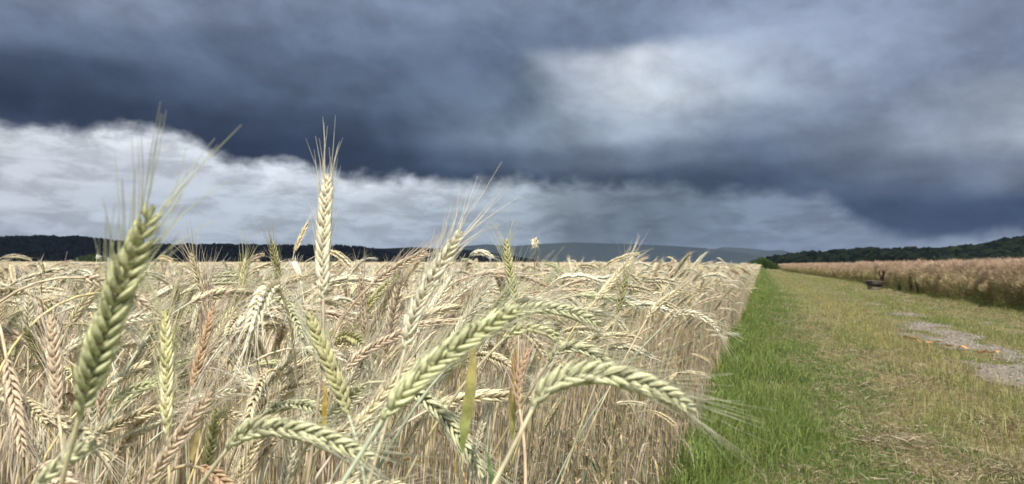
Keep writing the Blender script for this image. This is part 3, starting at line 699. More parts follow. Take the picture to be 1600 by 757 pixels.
for k, (x, y, sp, tint, top, yaw) in enumerate(extra):
    v = int(rp.integers(3)) if tint in ('straw', 'pale', 'pinkish') else 0
    key = (sp, tint, v)
    if key not in src:
        name, lean, nb, nt = SPEC[sp]; H = 1.08; L = rp.uniform(.088, .118)
        st, er = spine(H, L, lean * rp.uniform(.5, 1.6), nb * rp.uniform(.85, 1.15), nt, n=56)
        ztop = max(st[:, 2].max(), er[:, 2].max())
        phi = rp.uniform(0, pi); mid = tangents(er)[7]; B = np.array([0, 1., 0]); N = np.cross(B, mid)
        r = make_plant(st, er, (0, 0, 0), B * cos(phi) + N * sin(phi), L, tint, rp, leaves=int(rp.integers(2, 5)), width=rp.uniform(.82, 1.0), awn=rp.uniform(.030, .047), spread=rp.uniform(.18, .34))
        src[key] = (r, ztop, er[7], False)
        first = True
    else:
        first = False
    r, ztop, mid, _ = src[key]
    if first: q = r
    else:
        q = r.copy(); COL.objects.link(q)
        for ch in r.children:
            c = ch.copy(); COL.objects.link(c); c.parent = q
            for g in ch.children:
                e = g.copy(); COL.objects.link(e); e.parent = c
    sc1 = top / ztop
    q.location = (x, y, 0); q.rotation_euler = (0, 0, yaw); q.scale = (sc1,) * 3
    m = np.array([mid[0] * cos(yaw) - mid[1] * sin(yaw), mid[0] * sin(yaw) + mid[1] * cos(yaw), mid[2]]) * sc1 + np.array([x, y, 0])
    q['category'] = 'cereal plant'; q['group'] = GROUP
    px, py, dd = proj(m)
    PLANTS.append(q); q['_k'] = 0
    extra[k] = (q, px, py, dd, tint, SPEC[sp][0])
# labels: tint + posture + rank + direction from the nearest described ear
ORD = ['first', 'second', 'third', 'fourth', 'fifth', 'sixth', 'seventh', 'eighth', 'ninth', 'tenth', 'eleventh', 'twelfth', 'thirteenth', 'fourteenth', 'fifteenth']
buck = {}
for (q, px, py, dd, tint, post) in extra:
    j = min(range(len(NICKS)), key=lambda i: (NICKS[i][0] - px) ** 2 + (NICKS[i][1] - py) ** 2); hx, hy, nick = NICKS[j]
    dx, dy = px - hx, py - hy
    if abs(dx) > 1.2 * abs(dy): dr = 'right of' if dx > 0 else 'left of'
    else: dr = 'below' if dy > 0 else 'above'
    buck.setdefault((tint, post, dr, nick), []).append((dx * dx + dy * dy, q))
for (tint, post, dr, nick), lst in buck.items():
    lst.sort(key=lambda z: z[0])
    for i, (_, q) in enumerate(lst):
        o = 'closest' if i == 0 else ORD[i] + ' closest'
        q['label'] = f'{tint} {post} ear, {o} {dr} the {nick}' if len(lst) > 1 else f'{tint} {post} ear {dr} the {nick}'
        if '_k' in q.keys(): del q['_k']

# ---- the mass of the field behind them: one object
def field():
    rng = np.random.default_rng(41); acc = Acc()
    def templates(lod, count, cut, leaves, seed):
        out = []; rr = np.random.default_rng(seed)
        for k in range(count):
            sp = SPEC[rr.choice(len(SPEC), p=PW)]; L = rr.uniform(.10, .13); H = 1.08
            st, er = spine(H, L, sp[1] * rr.uniform(.5, 1.6), sp[2] * rr.uniform(.85, 1.15), sp[3], n=30, m=10)
            zt = max(st[:, 2].max(), er[:, 2].max()); st[:, 2] += 1.15 - zt; er[:, 2] += 1.15 - zt
            if cut: st = st[st[:, 2] > cut]
            st = dense_stem(st, {0: 20, 1: 14, 2: 6, 3: 4}[lod] if not cut else {1: 8, 2: 5, 3: 3}[lod])
            phi = rr.uniform(0, pi); mid = tangents(er)[5]; B = np.array([0, 1., 0]); N = np.cross(B, mid)
            tint = TNAMES[rr.choice(8, p=TP)]
            a = Acc()
            if lod < 3:
                P = plant_pieces(st, er, B * cos(phi) + N * sin(phi), L, tint, rr, lod, leaves, awn=.040, width=1.2 if lod == 1 else 1.35)
                for q in ('stem', 'ear', 'awns'): a.add(*P[q])
                for q in P['leaves']: a.add(*q)
            else:
                col, col2 = TINTS[tint]; m = er[::2] if len(er) > 6 else er; nn = 9; m = dense_stem(er, nn)
                wz = .0098 * np.array([.4, 1, .72, 1.05, .75, 1, .65, .7, .15])
                V, F = tube(m, wz, 3); cc = np.repeat(np.where((np.arange(nn) % 2)[:, None] == 0, col2[None] * .72, col[None]), 3, axis=0); a.add(V, F, cc)
                V, F = tube(st, .0022, 3); a.add(V, F, col * .85)
                tp = er[-1]; T = nrm(er[-1] - er[-2]); d0 = nrm(T + rr.normal(0, .25, (9, 3))); b0 = er[rr.integers(4, 10, 9)]; wdv = nrm(np.cross(d0, rr.normal(0, 1, (9, 3)))) * .0012
                a.add(np.stack([b0 - wdv, b0 + wdv, b0 + d0 * .075], 1).reshape(-1, 3), np.arange(27).reshape(-1, 3), col * 1.05)
            out.append(a.arr())
        return out
    def scatter(tpl, x, y, edge_bias=True, size=1.0, hz=None):
        n = len(x); s, t = xy2st(x, y); which = rng.integers(len(tpl), size=n)
        yaw = np.where(rng.random(n) < .7, rng.normal(0, 1.2, n), rng.uniform(-pi, pi, n)); yaw = np.where(t > EDGE - .35, rng.normal(-.3, .75, n), yaw)
        hh = rng.normal(1.0, .045, n) if hz is None else hz
        hh = np.where(rng.random(n) < .015, hh + .06, hh) * (.985 + .03 * fbm(x * .5, y * .5, 2))
        edge_low = np.where((t > EDGE - .12) & (rng.random(n) < .30), rng.uniform(.66, .95, n), 1.0); hh = hh * edge_low
        gz = ground_z(x, y); tone = np.clip(rng.normal(1, .10, n), .7, 1.3); warm = rng.normal(0, .03, n)
        lean_ = np.where(t > EDGE - .22, rng.uniform(.0, .09, n), 0.0)
        patch = (.94 + .12 * fbm(x * .25, y * .25 + 9, 3))
        tx = rng.normal(0, .04, n) + lean_ * PC; ty = rng.normal(0, .04, n) - lean_ * PS
        for k, (V, F, C) in enumerate(tpl):
            q = np.where(which == k)[0]
            if not len(q): continue
            ca, sa = np.cos(yaw[q])[:, None], np.sin(yaw[q])[:, None]
            # thickness about the culm grows with 'size' far away only
            vx = V[None, :, 0] * ca - V[None, :, 1] * sa; vy = V[None, :, 0] * sa + V[None, :, 1] * ca; vz = V[None, :, 2] * np.ones_like(ca)
            if size != 1.0: vx, vy = vx * size, vy * size; vz = 1.1 + (vz - 1.1) * size
            VV = np.stack([vx + vz * tx[q][:, None] + x[q][:, None], vy + vz * ty[q][:, None] + y[q][:, None], vz * hh[q][:, None] + gz[q][:, None]], -1)
            CC = C[None] * (tone[q] * patch[q])[:, None, None] * np.stack([1 + warm[q], np.ones(len(q)), 1 - 1.5 * warm[q]], -1)[:, None]
            acc.add(VV.reshape(-1, 3), (F[None] + (np.arange(len(q)) * len(V))[:, None, None]).reshape(-1, 3), CC.reshape(-1, 3))
    def region(d0, d1, dens, a0=-43, tmax=EDGE, tmin=-1e9, step=None):
        A = (d1 ** 2 - d0 ** 2) / 2 * (tan(radians(-a0)) + tan(radians(24))); n = int(A * dens)
        d = np.sqrt(rng.uniform(d0 ** 2, d1 ** 2, n)); u = rng.uniform(-tan(radians(-a0)), tan(radians(24)), n); x = d * u; y = d
        s, t = xy2st(x, y); tmx = tmax + (rng.random(n) - .5) * .10 + (fbm(s * 1.3, s * 0 + 8, 3) - .5) * .22; k = (t < tmx) & (t > tmin); return x[k], y[k]
    TA = templates(1, 14, None, 2, 100); TAc = templates(1, 12, .42, 1, 101)
    TB = templates(2, 12, None, 2, 102); TBc = templates(2, 12, .62, 0, 103)
    TC = templates(3, 14, .85, 0, 104); TCf = templates(3, 10, None, 0, 105)
    # just behind the individual plants: whole culms
    scatter(TA, *region(1.42, 3.1, 300))
    # interior further away: tops only ; edge strip whole
    scatter(TAc, *region(3.1, 5.0, 170, tmax=EDGE - .5)); scatter(TA, *region(3.1, 6.0, 320, tmin=EDGE - .5))
    scatter(TBc, *region(5.0, 13, 95, tmax=EDGE - .5)); scatter(TB, *region(6.0, 20, 280, tmin=EDGE - .5))
    scatter(TC, *region(13, 40, 34), size=1.15); scatter(TCf, *region(20, 60, 100, tmin=EDGE - .4))
    scatter(TC, *region(40, 110, 3.2), size=1.5); scatter(TC, *region(110, 235, .8), size=2.0)
    scatter(TCf, *region(60, 160, 14, tmin=EDGE - .6), size=1.3)
    # low shoots and dead leaves between the culms along the open side
    n = 5200; s = 1.0 + 11 * rng.random(n) ** 1.6; t = EDGE - .02 - .22 * rng.random(n) + .06 * (rng.random(n) < .3); x, y = st2xy(s, t)
    for i in range(n):
        ang = rng.uniform(0, 2 * pi); h = rng.uniform(.02, .75) ** 1.0; dry = np.array(LEAFC[rng.integers(5)]) * rng.uniform(.65, 1.1)
        if rng.random() < .10: dry = np.array([.16, .24, .06]) * rng.uniform(.7, 1.4)
        acc.add(*leaf_geo((x[i], y[i], h), (cos(ang), sin(ang), 0), rng.uniform(.06, .2), rng.uniform(.0015, .004), rng, rng.uniform(.8, 2.2), dry, n=5, up=rng.uniform(.1, .7)))
    # bare culms without ears thicken the wall of stalks
    n = 6000; s = 1.2 + 26 * rng.random(n) ** 1.7; t = EDGE - .34 * rng.random(n) ** 1.0 + (fbm(s * 1.3, s * 0 + 8, 3) - .5) * .22; x, y = st2xy(s, t); h = rng.uniform(.45, .86, n)
    base_ = np.stack([x, y, np.zeros(n)], -1); mid_ = base_ + np.stack([rng.normal(0, .015, n), rng.normal(0, .015, n), h * .5], -1); top_ = base_ + np.stack([rng.normal(0, .05, n), rng.normal(0, .05, n), h], -1)
    r_ = rng.uniform(.0011, .0021, n) * (1 + s * .012); an = np.arange(3) * 2 * pi / 3; off = np.stack([np.cos(an), np.sin(an), an * 0], -1)
    VV = np.stack([base_[:, None] + off * r_[:, None, None], mid_[:, None] + off * r_[:, None, None], top_[:, None] + off * r_[:, None, None] * .7], 1).reshape(-1, 3)
    f0 = []
    for r0 in range(2):
        for j in range(3): a_, b_ = r0 * 3 + j, r0 * 3 + (j + 1) % 3; f0 += [(a_, b_, b_ + 3), (a_, b_ + 3, a_ + 3)]
    cs = np.array(STEMC)[rng.choice(len(STEMC), n, p=STEMP)] * rng.uniform(.5, 1.15, (n, 1))
    acc.add(VV, (np.array(f0)[None] + (np.arange(n) * 9)[:, None, None]).reshape(-1, 3), np.repeat(cs, 9, axis=0))
    # upright culms without ears fill the stand behind the nearest plants
    n = 5200; d = np.sqrt(rng.uniform(.85 ** 2, 3.6 ** 2, n)); u = rng.uniform(-.93, .42, n); x, y = d * u, d; s, t = xy2st(x, y); k = t < EDGE - .02; x, y = x[k], y[k]; n = len(x)
    h = rng.uniform(.5, .9, n); base_ = np.stack([x, y, np.zeros(n)], -1); mid_ = base_ + np.stack([rng.normal(0, .012, n), rng.normal(0, .012, n), h * .5], -1); top_ = base_ + np.stack([rng.normal(0, .035, n), rng.normal(0, .035, n), h], -1)
    r_ = rng.uniform(.0011, .0019, n)
    VV = np.stack([base_[:, None] + off * r_[:, None, None], mid_[:, None] + off * r_[:, None, None], top_[:, None] + off * r_[:, None, None] * .7], 1).reshape(-1, 3)
    cs = np.array(STEMC)[rng.choice(len(STEMC), n, p=STEMP)] * rng.uniform(.65, 1.1, (n, 1))
    acc.add(VV, (np.array(f0)[None] + (np.arange(n) * 9)[:, None, None]).reshape(-1, 3), np.repeat(cs, 9, axis=0))
    # closed sheet for lower stalks, near part painted as shaded straw, seen through gaps
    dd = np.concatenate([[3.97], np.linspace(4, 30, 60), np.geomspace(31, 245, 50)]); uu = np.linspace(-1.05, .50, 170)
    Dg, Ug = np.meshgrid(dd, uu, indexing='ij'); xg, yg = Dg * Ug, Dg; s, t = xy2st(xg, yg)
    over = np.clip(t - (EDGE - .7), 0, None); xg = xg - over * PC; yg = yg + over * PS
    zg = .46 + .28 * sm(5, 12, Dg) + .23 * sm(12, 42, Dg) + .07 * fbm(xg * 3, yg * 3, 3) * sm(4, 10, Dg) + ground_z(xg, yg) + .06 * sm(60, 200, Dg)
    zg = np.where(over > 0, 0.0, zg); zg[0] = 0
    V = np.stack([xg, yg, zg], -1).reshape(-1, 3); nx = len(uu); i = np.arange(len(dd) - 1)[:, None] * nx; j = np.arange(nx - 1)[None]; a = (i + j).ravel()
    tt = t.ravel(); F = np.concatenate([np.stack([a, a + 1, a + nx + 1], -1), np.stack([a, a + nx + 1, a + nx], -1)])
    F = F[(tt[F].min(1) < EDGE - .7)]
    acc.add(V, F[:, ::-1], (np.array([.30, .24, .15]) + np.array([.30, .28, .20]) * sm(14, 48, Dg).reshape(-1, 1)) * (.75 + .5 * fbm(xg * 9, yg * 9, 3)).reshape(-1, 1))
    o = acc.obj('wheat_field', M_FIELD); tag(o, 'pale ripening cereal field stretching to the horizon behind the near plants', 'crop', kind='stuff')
    print('field tris', len(o.data.polygons))
field()

# ================================================================== GRASS, HAY, GRAVEL
def blades(acc, x, y, h, wd, leanx, leany, col, tip, z0=None):
    n = len(x); z0 = np.zeros(n) if z0 is None else z0
    B = np.stack([x, y, z0], -1); ang = R.uniform(0, pi, n); W = np.stack([np.cos(ang), np.sin(ang), 0 * ang], -1) * (wd / 2)[:, None]
    M = B + np.stack([leanx * .35 * h, leany * .35 * h, .6 * h], -1); T = B + np.stack([leanx * h, leany * h, h * (1 - .35 * np.hypot(leanx, leany).clip(0, 1.6))], -1)
    V = np.stack([B - W, B + W, M - W * .8, M + W * .8, T], 1)
    F = np.array([(0, 1, 3), (0, 3, 2), (2, 3, 4)])
    C = np.stack([col * .9, col * .9, (col + tip) / 2, (col + tip) / 2, tip], 1)
    acc.add(V.reshape(-1, 3), (F[None] + (np.arange(n) * 5)[:, None, None]).reshape(-1, 3), C.reshape(-1, 3))
def grass():
    rng = R; acc = Acc()
    G0 = np.array([.088, .140, .030]); G1 = np.array([.200, .245, .070]); DRY = np.array([.38, .33, .175]); YG = np.array([.30, .29, .095]); BR = np.array([.23, .17, .10])
    RN = 6.9
    for s0, s1, dens, wk in ((2.6, 8, 2700, 1.0), (8, 16, 1250, 1.5), (16, 34, 420, 2.3), (34, 75, 110, 4.0), (75, 165, 22, 8.0)):
        n = int((s1 - s0) * (RN + .5) * dens); s = rng.uniform(s0, s1, n); t = rng.uniform(EDGE - .06, RN, n); x, y = st2xy(s, t)
        k = (x / y < .80); s, t, x, y = s[k], t[k], x[k], y[k]; n = len(s)
        bare = track_mask(s, t); keep = rng.random(n) > np.clip((bare - .48) * 3.4, 0, .95)
        p1 = fbm(s * .9, t * 2.2, 4); p2 = fbm(s * 2.7 + 30, t * 3.3, 3)
        thin = (t > .9) & (t < 2.0); keep &= rng.random(n) > np.where(thin, .35, 0) * sm(.5, .62, p2)
        s, t, x, y, p1, p2, bare = [q[keep] for q in (s, t, x, y, p1, p2, bare)]; n = len(s)
        nearcrop = sm(.75, -.25, t + (p1 - .5) * 1.3); tall = np.exp(-((t - 2.0 - (p1 - .5) * 1.2) / .50) ** 2) * (.4 + .9 * p2); mid = np.exp(-((t - 3.85) / .3) ** 2); rapeside = sm(5.7, 6.7, t)
        h = (.045 + .13 * nearcrop + .065 * tall + .05 * mid + .11 * rapeside + .02 * p2) * rng.uniform(.45, 1.35, n)
        dryp = np.clip(.36 + .24 * sm(.1, 1.2, t) - .5 * nearcrop + (p1 - .5) * 1.9 - .5 * rapeside - .1 * sm(.6, .35, p2) + .10 * tall + .22 * np.exp(-((t - 1.3) / .55) ** 2) * sm(12, 4, s) * sm(.35, .6, p2), .04, .93)
        dry = rng.random(n) < dryp * .72
        g = G0 + (G1 - G0) * rng.random((n, 1)); g = g * (1 - .75 * tall[:, None]) + YG * .75 * tall[:, None]
        g = g * (1 - .35 * sm(.3, 1.5, t)[:, None] * (1 - tall[:, None])) + YG * .8 * .35 * sm(.3, 1.5, t)[:, None] * (1 - tall[:, None])
        d_ = DRY * (1 - .45 * rng.random((n, 1))) ; d_ = np.where((rng.random(n) < .25)[:, None], BR, d_)
        col = np.where(dry[:, None], d_, g) * rng.uniform(.75, 1.25, (n, 1)); tip = col * np.where(dry, 1.1, 1.3)[:, None] + np.array([.03, .02, .0])
        w_ = rng.uniform(.0016, .0042, n) * wk * np.where(nearcrop > .5, 1.25, 1.0)
        la = rng.uniform(0, 2 * pi, n); lm = np.abs(rng.normal(.45, .35, n)) + np.where(dry & (tall < .4), .6, 0)
        blades(acc, x, y, h, w_, np.cos(la) * lm, np.sin(la) * lm, col, tip)
    # grass inside the foot of the crop and broad green tufts along it
    n = 5200; s = 1.8 + 14 * rng.random(n) ** 1.3; t = EDGE + rng.normal(.10, .10, n); x, y = st2xy(s, t)
    la = rng.uniform(0, 2 * pi, n); lm = np.abs(rng.normal(.5, .3, n)); c = (G0 + (G1 - G0) * rng.random((n, 1))) * rng.uniform(.8, 1.35, (n, 1))
    blades(acc, x, y, rng.uniform(.10, .32, n) * (.75 + .5 * fbm(s * 2, t * 2, 2)), rng.uniform(.004, .007, n) * (1 + s * .03), np.cos(la) * lm, np.sin(la) * lm, c, c * 1.25)
    # seed stalks in the tall yellowish strip
    n = 2200; s = 3.0 + 22 * rng.random(n) ** 1.4; t = rng.normal(1.9, .5, n); x, y = st2xy(s, t); la = rng.uniform(0, 2 * pi, n); lm = np.abs(rng.normal(.3, .2, n))
    c = np.array([.42, .36, .15]) * rng.uniform(.7, 1.2, (n, 1)); blades(acc, x, y, rng.uniform(.10, .25, n), rng.uniform(.0016, .003, n) * (1 + s * .06), np.cos(la) * lm, np.sin(la) * lm, c, c * 1.2)
    tag(acc.obj('grass', M_GRASS), 'green and sun-dried grass of the field verge and farm track', 'grass', kind='stuff')
    # hay: mown stalks lying loose
    acc = Acc(); cs = [(6.6, 1.75, .30, 1100), (5.6, .85, .30, 900), (5.0, 1.35, .24, 600), (4.6, 2.0, .30, 1000), (4.3, 1.0, .32, 1100), (4.5, .30, .22, 260), (4.0, 1.5, .3, 900), (7.9, 1.0, .45, 700), (8.8, 1.7, .4, 600), (11, 1.4, .7, 700), (4.9, 2.5, .25, 400)]
    xs, ys, hs, ds, hh = [], [], [], [], []
    for s0, t0, r, n in cs:
        s = rng.normal(s0, r * 1.2, n); t = rng.normal(t0, r * .6, n); x, y = st2xy(s, t); xs.append(x); ys.append(y); hs.append(.015 + .05 * rng.random(n) * np.exp(-((s - s0) ** 2 + (t - t0) ** 2) / r ** 2))
    n = 9000; s = 3 + 17 * rng.random(n) ** 1.5; t = rng.uniform(.2, 2.4, n) + rng.normal(0, .1, n); x, y = st2xy(s, t); xs.append(x); ys.append(y); hs.append(.01 + .025 * rng.random(n))
    n = 3500; s = 5 + 35 * rng.random(n) ** 1.4; t = rng.normal(5.4, .35, n); x, y = st2xy(s, t); xs.append(x); ys.append(y); hs.append(.01 + .03 * rng.random(n))
    x, y, z = map(np.concatenate, (xs, ys, hs)); n = len(x); L = rng.uniform(.03, .12, n) * np.where(rng.random(n) < .06, 2, 1); a = rng.uniform(0, 2 * pi, n); pit = rng.normal(.08, .2, n)
    dr = np.stack([np.cos(a) * np.cos(pit), np.sin(a) * np.cos(pit), np.sin(np.abs(pit))], -1) * L[:, None]; P0 = np.stack([x, y, z], -1); P1 = P0 + dr * .5 + rng.normal(0, .006, (n, 3)); P2 = P0 + dr + rng.normal(0, .012, (n, 3))
    Wd = nrm(np.cross(dr, rng.normal(0, 1, (n, 3)))) * (rng.uniform(.0008, .0022, n) * (1 + y * .05))[:, None]
    V = np.stack([P0 - Wd, P0 + Wd, P1 - Wd, P1 + Wd, P2], 1); F = np.array([(0, 1, 3), (0, 3, 2), (2, 3, 4)])
    c = np.array([(.36, .29, .18), (.44, .37, .25), (.24, .165, .10), (.15, .10, .065)])[rng.integers(4, size=n)] * rng.uniform(.7, 1.15, (n, 1))
    acc.add(V.reshape(-1, 3), (F[None] + (np.arange(n) * 5)[:, None, None]).reshape(-1, 3), np.repeat(c, 5, axis=0))
    tag(acc.obj('hay', M_HUSK), 'dry mown hay and straw scattered over the verge grass', 'hay', kind='stuff')
    # gravel stones in the worn ruts
    acc = Acc(); n = 60000; s = 3 + 30 * rng.random(n) ** 1.7; t = rng.uniform(2.2, 5.3, n); k = track_mask(s, t) > .56; s, t = s[k], t[k]; x, y = st2xy(s, t); n = len(s)
    r = (.004 + .013 * rng.random(n) ** 4) * (1 + s * .02); c = np.array([.26, .23, .19]) * rng.uniform(.4, 1.6, (n, 1)) + rng.normal(0, .012, (n, 3))
    crown_blobs(acc, np.stack([x, y, .010 + r * .2], -1), r, c.clip(.03, .8), rng, .6)
    tag(acc.obj('gravel', M_STONE, smooth=False), 'loose grey gravel in the wheel ruts', 'gravel', kind='stuff')
grass()

# ================================================================== RAPESEED FIELD
def rape_edge(s):
    return 6.75 - 2.3 * sm(60, 165, s) + .35 * (fbm(s * .35, s * 0 + 3, 3) - .5) * 2
def rape():
    rng = np.random.default_rng(77); acc = Acc()
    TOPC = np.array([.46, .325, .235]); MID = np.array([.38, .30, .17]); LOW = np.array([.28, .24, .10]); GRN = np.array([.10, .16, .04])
    def sticks(s, t, z, L, wd, up, out_t, kind_h):
        n = len(s); x, y = st2xy(s, t); a = rng.uniform(0, 2 * pi, n)
        dx = np.cos(a) * (1 - up) + PC * out_t; dy = np.sin(a) * (1 - up) - PS * out_t
        d = nrm(np.stack([dx, dy, up + rng.normal(0, .25, n)], -1)) * L[:, None]; P0 = np.stack([x, y, z], -1); bend = rng.normal(0, .12, (n, 3)) * L[:, None]
        W = nrm(np.cross(d, rng.normal(0, 1, (n, 3)))) * wd[:, None]; P1 = P0 + d * .5 + bend; P2 = P0 + d
        V = np.stack([P0 - W * .7, P0 + W * .7, P1 - W, P1 + W, P2], 1); F = np.array([(0, 1, 3), (0, 3, 2), (2, 3, 4)])
        hh = np.clip(kind_h + rng.normal(0, .12, n), 0, 1)[:, None]; p = fbm(s * .5, z * 2 + t, 3)[:, None]
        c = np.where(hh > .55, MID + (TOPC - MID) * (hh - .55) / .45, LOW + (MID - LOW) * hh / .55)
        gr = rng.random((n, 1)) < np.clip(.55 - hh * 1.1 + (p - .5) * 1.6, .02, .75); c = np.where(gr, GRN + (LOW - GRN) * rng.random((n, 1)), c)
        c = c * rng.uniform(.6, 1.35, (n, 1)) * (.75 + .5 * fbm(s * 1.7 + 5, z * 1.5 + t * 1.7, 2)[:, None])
        acc.add(V.reshape(-1, 3), (F[None] + (np.arange(n) * 5)[:, None, None]).reshape(-1, 3), np.repeat(c, 5, axis=0))
    H = lambda s, t: 1.30 + .22 * (fbm(s * .8, t * .8, 3) - .5) * 2
    for s0, s1, n, k in ((8, 28, 120000, 1.0), (28, 60, 60000, 1.6), (60, 170, 45000, 3.2)):
        s = rng.uniform(s0, s1, n); e = rape_edge(s); v = rng.random(n) ** .8; h = H(s, e)
        belly = -.50 * np.sin(pi * np.clip(v * .9 + .05, 0, 1)) * (fbm(s * .9, v * 2.5, 4) - .18).clip(0, 1) * 1.9   # side shoots bulge over the verge
        t = e + belly + rng.exponential(.10 * (k ** .5), n); z = v * h * (1 - .0) 
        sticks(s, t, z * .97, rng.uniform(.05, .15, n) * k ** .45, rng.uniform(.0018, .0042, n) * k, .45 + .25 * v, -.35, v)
    for s0, s1, t1, n, k in ((6, 32, 22, 110000, 1.1), (32, 90, 55, 80000, 2.6), (90, 230, 130, 50000, 6.5)):
        s = rng.uniform(s0, s1, n); e = rape_edge(s); t = e + (t1 - e) * rng.random(n) ** 1.9; x, y = st2xy(s, t); kk = (x / y < .95)
        s, t = s[kk], t[kk]; n = len(s); h = H(s, t); v = rng.uniform(.86, 1.0, n)
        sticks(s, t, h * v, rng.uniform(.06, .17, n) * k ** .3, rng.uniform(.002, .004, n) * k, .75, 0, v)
    # dense interior
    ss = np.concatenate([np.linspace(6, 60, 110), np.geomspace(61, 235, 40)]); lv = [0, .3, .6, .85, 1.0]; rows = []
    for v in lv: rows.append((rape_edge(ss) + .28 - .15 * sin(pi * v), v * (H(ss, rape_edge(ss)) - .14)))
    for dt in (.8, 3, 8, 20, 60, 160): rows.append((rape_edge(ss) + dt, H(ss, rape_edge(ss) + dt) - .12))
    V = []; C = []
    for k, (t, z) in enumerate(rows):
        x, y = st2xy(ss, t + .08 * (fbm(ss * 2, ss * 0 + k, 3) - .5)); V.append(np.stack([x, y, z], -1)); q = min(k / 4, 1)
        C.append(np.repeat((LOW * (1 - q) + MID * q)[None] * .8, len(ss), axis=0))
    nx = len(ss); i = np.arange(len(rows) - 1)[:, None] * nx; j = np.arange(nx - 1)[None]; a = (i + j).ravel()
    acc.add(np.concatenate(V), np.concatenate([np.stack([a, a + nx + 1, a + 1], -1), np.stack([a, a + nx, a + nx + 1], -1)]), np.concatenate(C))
    tag(acc.obj('rapeseed_field', M_RAPE), 'ripe pinkish brown rapeseed crop bulging over the right side of the track', 'crop', kind='stuff')
rape()

# ================================================================== THINGS
def solid(name):
    m, n, b = material(name); return m, n, b
def box_arr(c, sz, rot=0.0, taper=1.0, bev=.006):
    """bevelled box, arrays"""
    import bmesh
    bm = bmesh.new(); bmesh.ops.create_cube(bm, size=1)
    for v in bm.verts:
        k = taper if v.co.z < 0 else 1.0
        v.co = Vector((v.co.x * sz[0] * k, v.co.y * sz[1] * k, v.co.z * sz[2]))
    bmesh.ops.bevel(bm, geom=bm.edges[:], offset=bev, segments=2, affect='EDGES')
    bmesh.ops.triangulate(bm, faces=bm.faces[:]); bm.verts.ensure_lookup_table()
    V = np.array([v.co[:] for v in bm.verts]); F = np.array([[v.index for v in f.verts] for f in bm.faces]); bm.free()
    ca, sa = cos(rot), sin(rot); V = np.stack([V[:, 0] * ca - V[:, 1] * sa, V[:, 0] * sa + V[:, 1] * ca, V[:, 2]], -1) + np.array(c)
    return V, F

# wooden trough beside the rapeseed
def trough():
    m1, n, b = material('weathered_wood'); g = n.new('ShaderNodeNewGeometry')
    n.l.new(n.mix(n.noise(g.outputs['Position'], 14, 5, .7), (.016, .013, .011, 1), (.06, .045, .036, 1)), b.inputs['Base Color']); b.inputs['Roughness'].default_value = .8
    m2, n, b = material('pale_concrete'); g = n.new('ShaderNodeNewGeometry')
    n.l.new(n.mix(n.noise(g.outputs['Position'], 18, 5, .7), (.20, .17, .14, 1), (.38, .34, .29, 1)), b.inputs['Base Color']); b.inputs['Roughness'].default_value = .9
    m3, n, b = material('dull_block'); g = n.new('ShaderNodeNewGeometry')
    n.l.new(n.mix(n.noise(g.outputs['Position'], 18, 5, .7), (.10, .085, .065, 1), (.22, .19, .15, 1)), b.inputs['Base Color']); b.inputs['Roughness'].default_value = .9
    p = on_ground(1366, 453); r = bpy.data.objects.new('wooden_trough', None); COL.objects.link(r); r.location = p; r.rotation_euler = (radians(0), radians(3), radians(12))
    a = Acc(); W, Dp, Hh = .58, .46, .22; z0 = .20
    for c, s in (((0, -Dp / 2, z0 + Hh / 2), (W, .03, Hh)), ((0, Dp / 2, z0 + Hh / 2), (W, .03, Hh)), ((-W / 2, 0, z0 + Hh / 2), (.03, Dp - .035, Hh)), ((W / 2, 0, z0 + Hh / 2), (.03, Dp - .035, Hh)), ((0, 0, z0 + .02), (W - .04, Dp - .04, .03))):
        V, F = box_arr(c, s, 0, 1, .004); a.add(V, F, (.1, .1, .1))
    a.obj('trough_box', m1, r, smooth=False)
    a = Acc()
    for c, s in (((0, -Dp / 2 - .003, z0 + Hh + .014), (W + .1, .06, .022)), ((0, Dp / 2, z0 + Hh + .014), (W + .1, .06, .022)), ((-W / 2 - .01, 0, z0 + Hh + .014), (.06, Dp - .07, .022)), ((W / 2 + .01, 0, z0 + Hh + .014), (.06, Dp - .07, .022))):
        V, F = box_arr(c, s, 0, 1, .004); a.add(V, F, (.1, .1, .1))
    a.obj('rim', m2, r, smooth=False)
    V, F = box_arr((0, 0, z0 / 2 - .02), (.50, .38, z0 + .03), 0, 1.08, .012); build('base', V, F, m3, None, r, smooth=False)
    tag(r, 'small dark wooden trough with a pale rim on a dull block beside the rapeseed', 'trough')
trough()

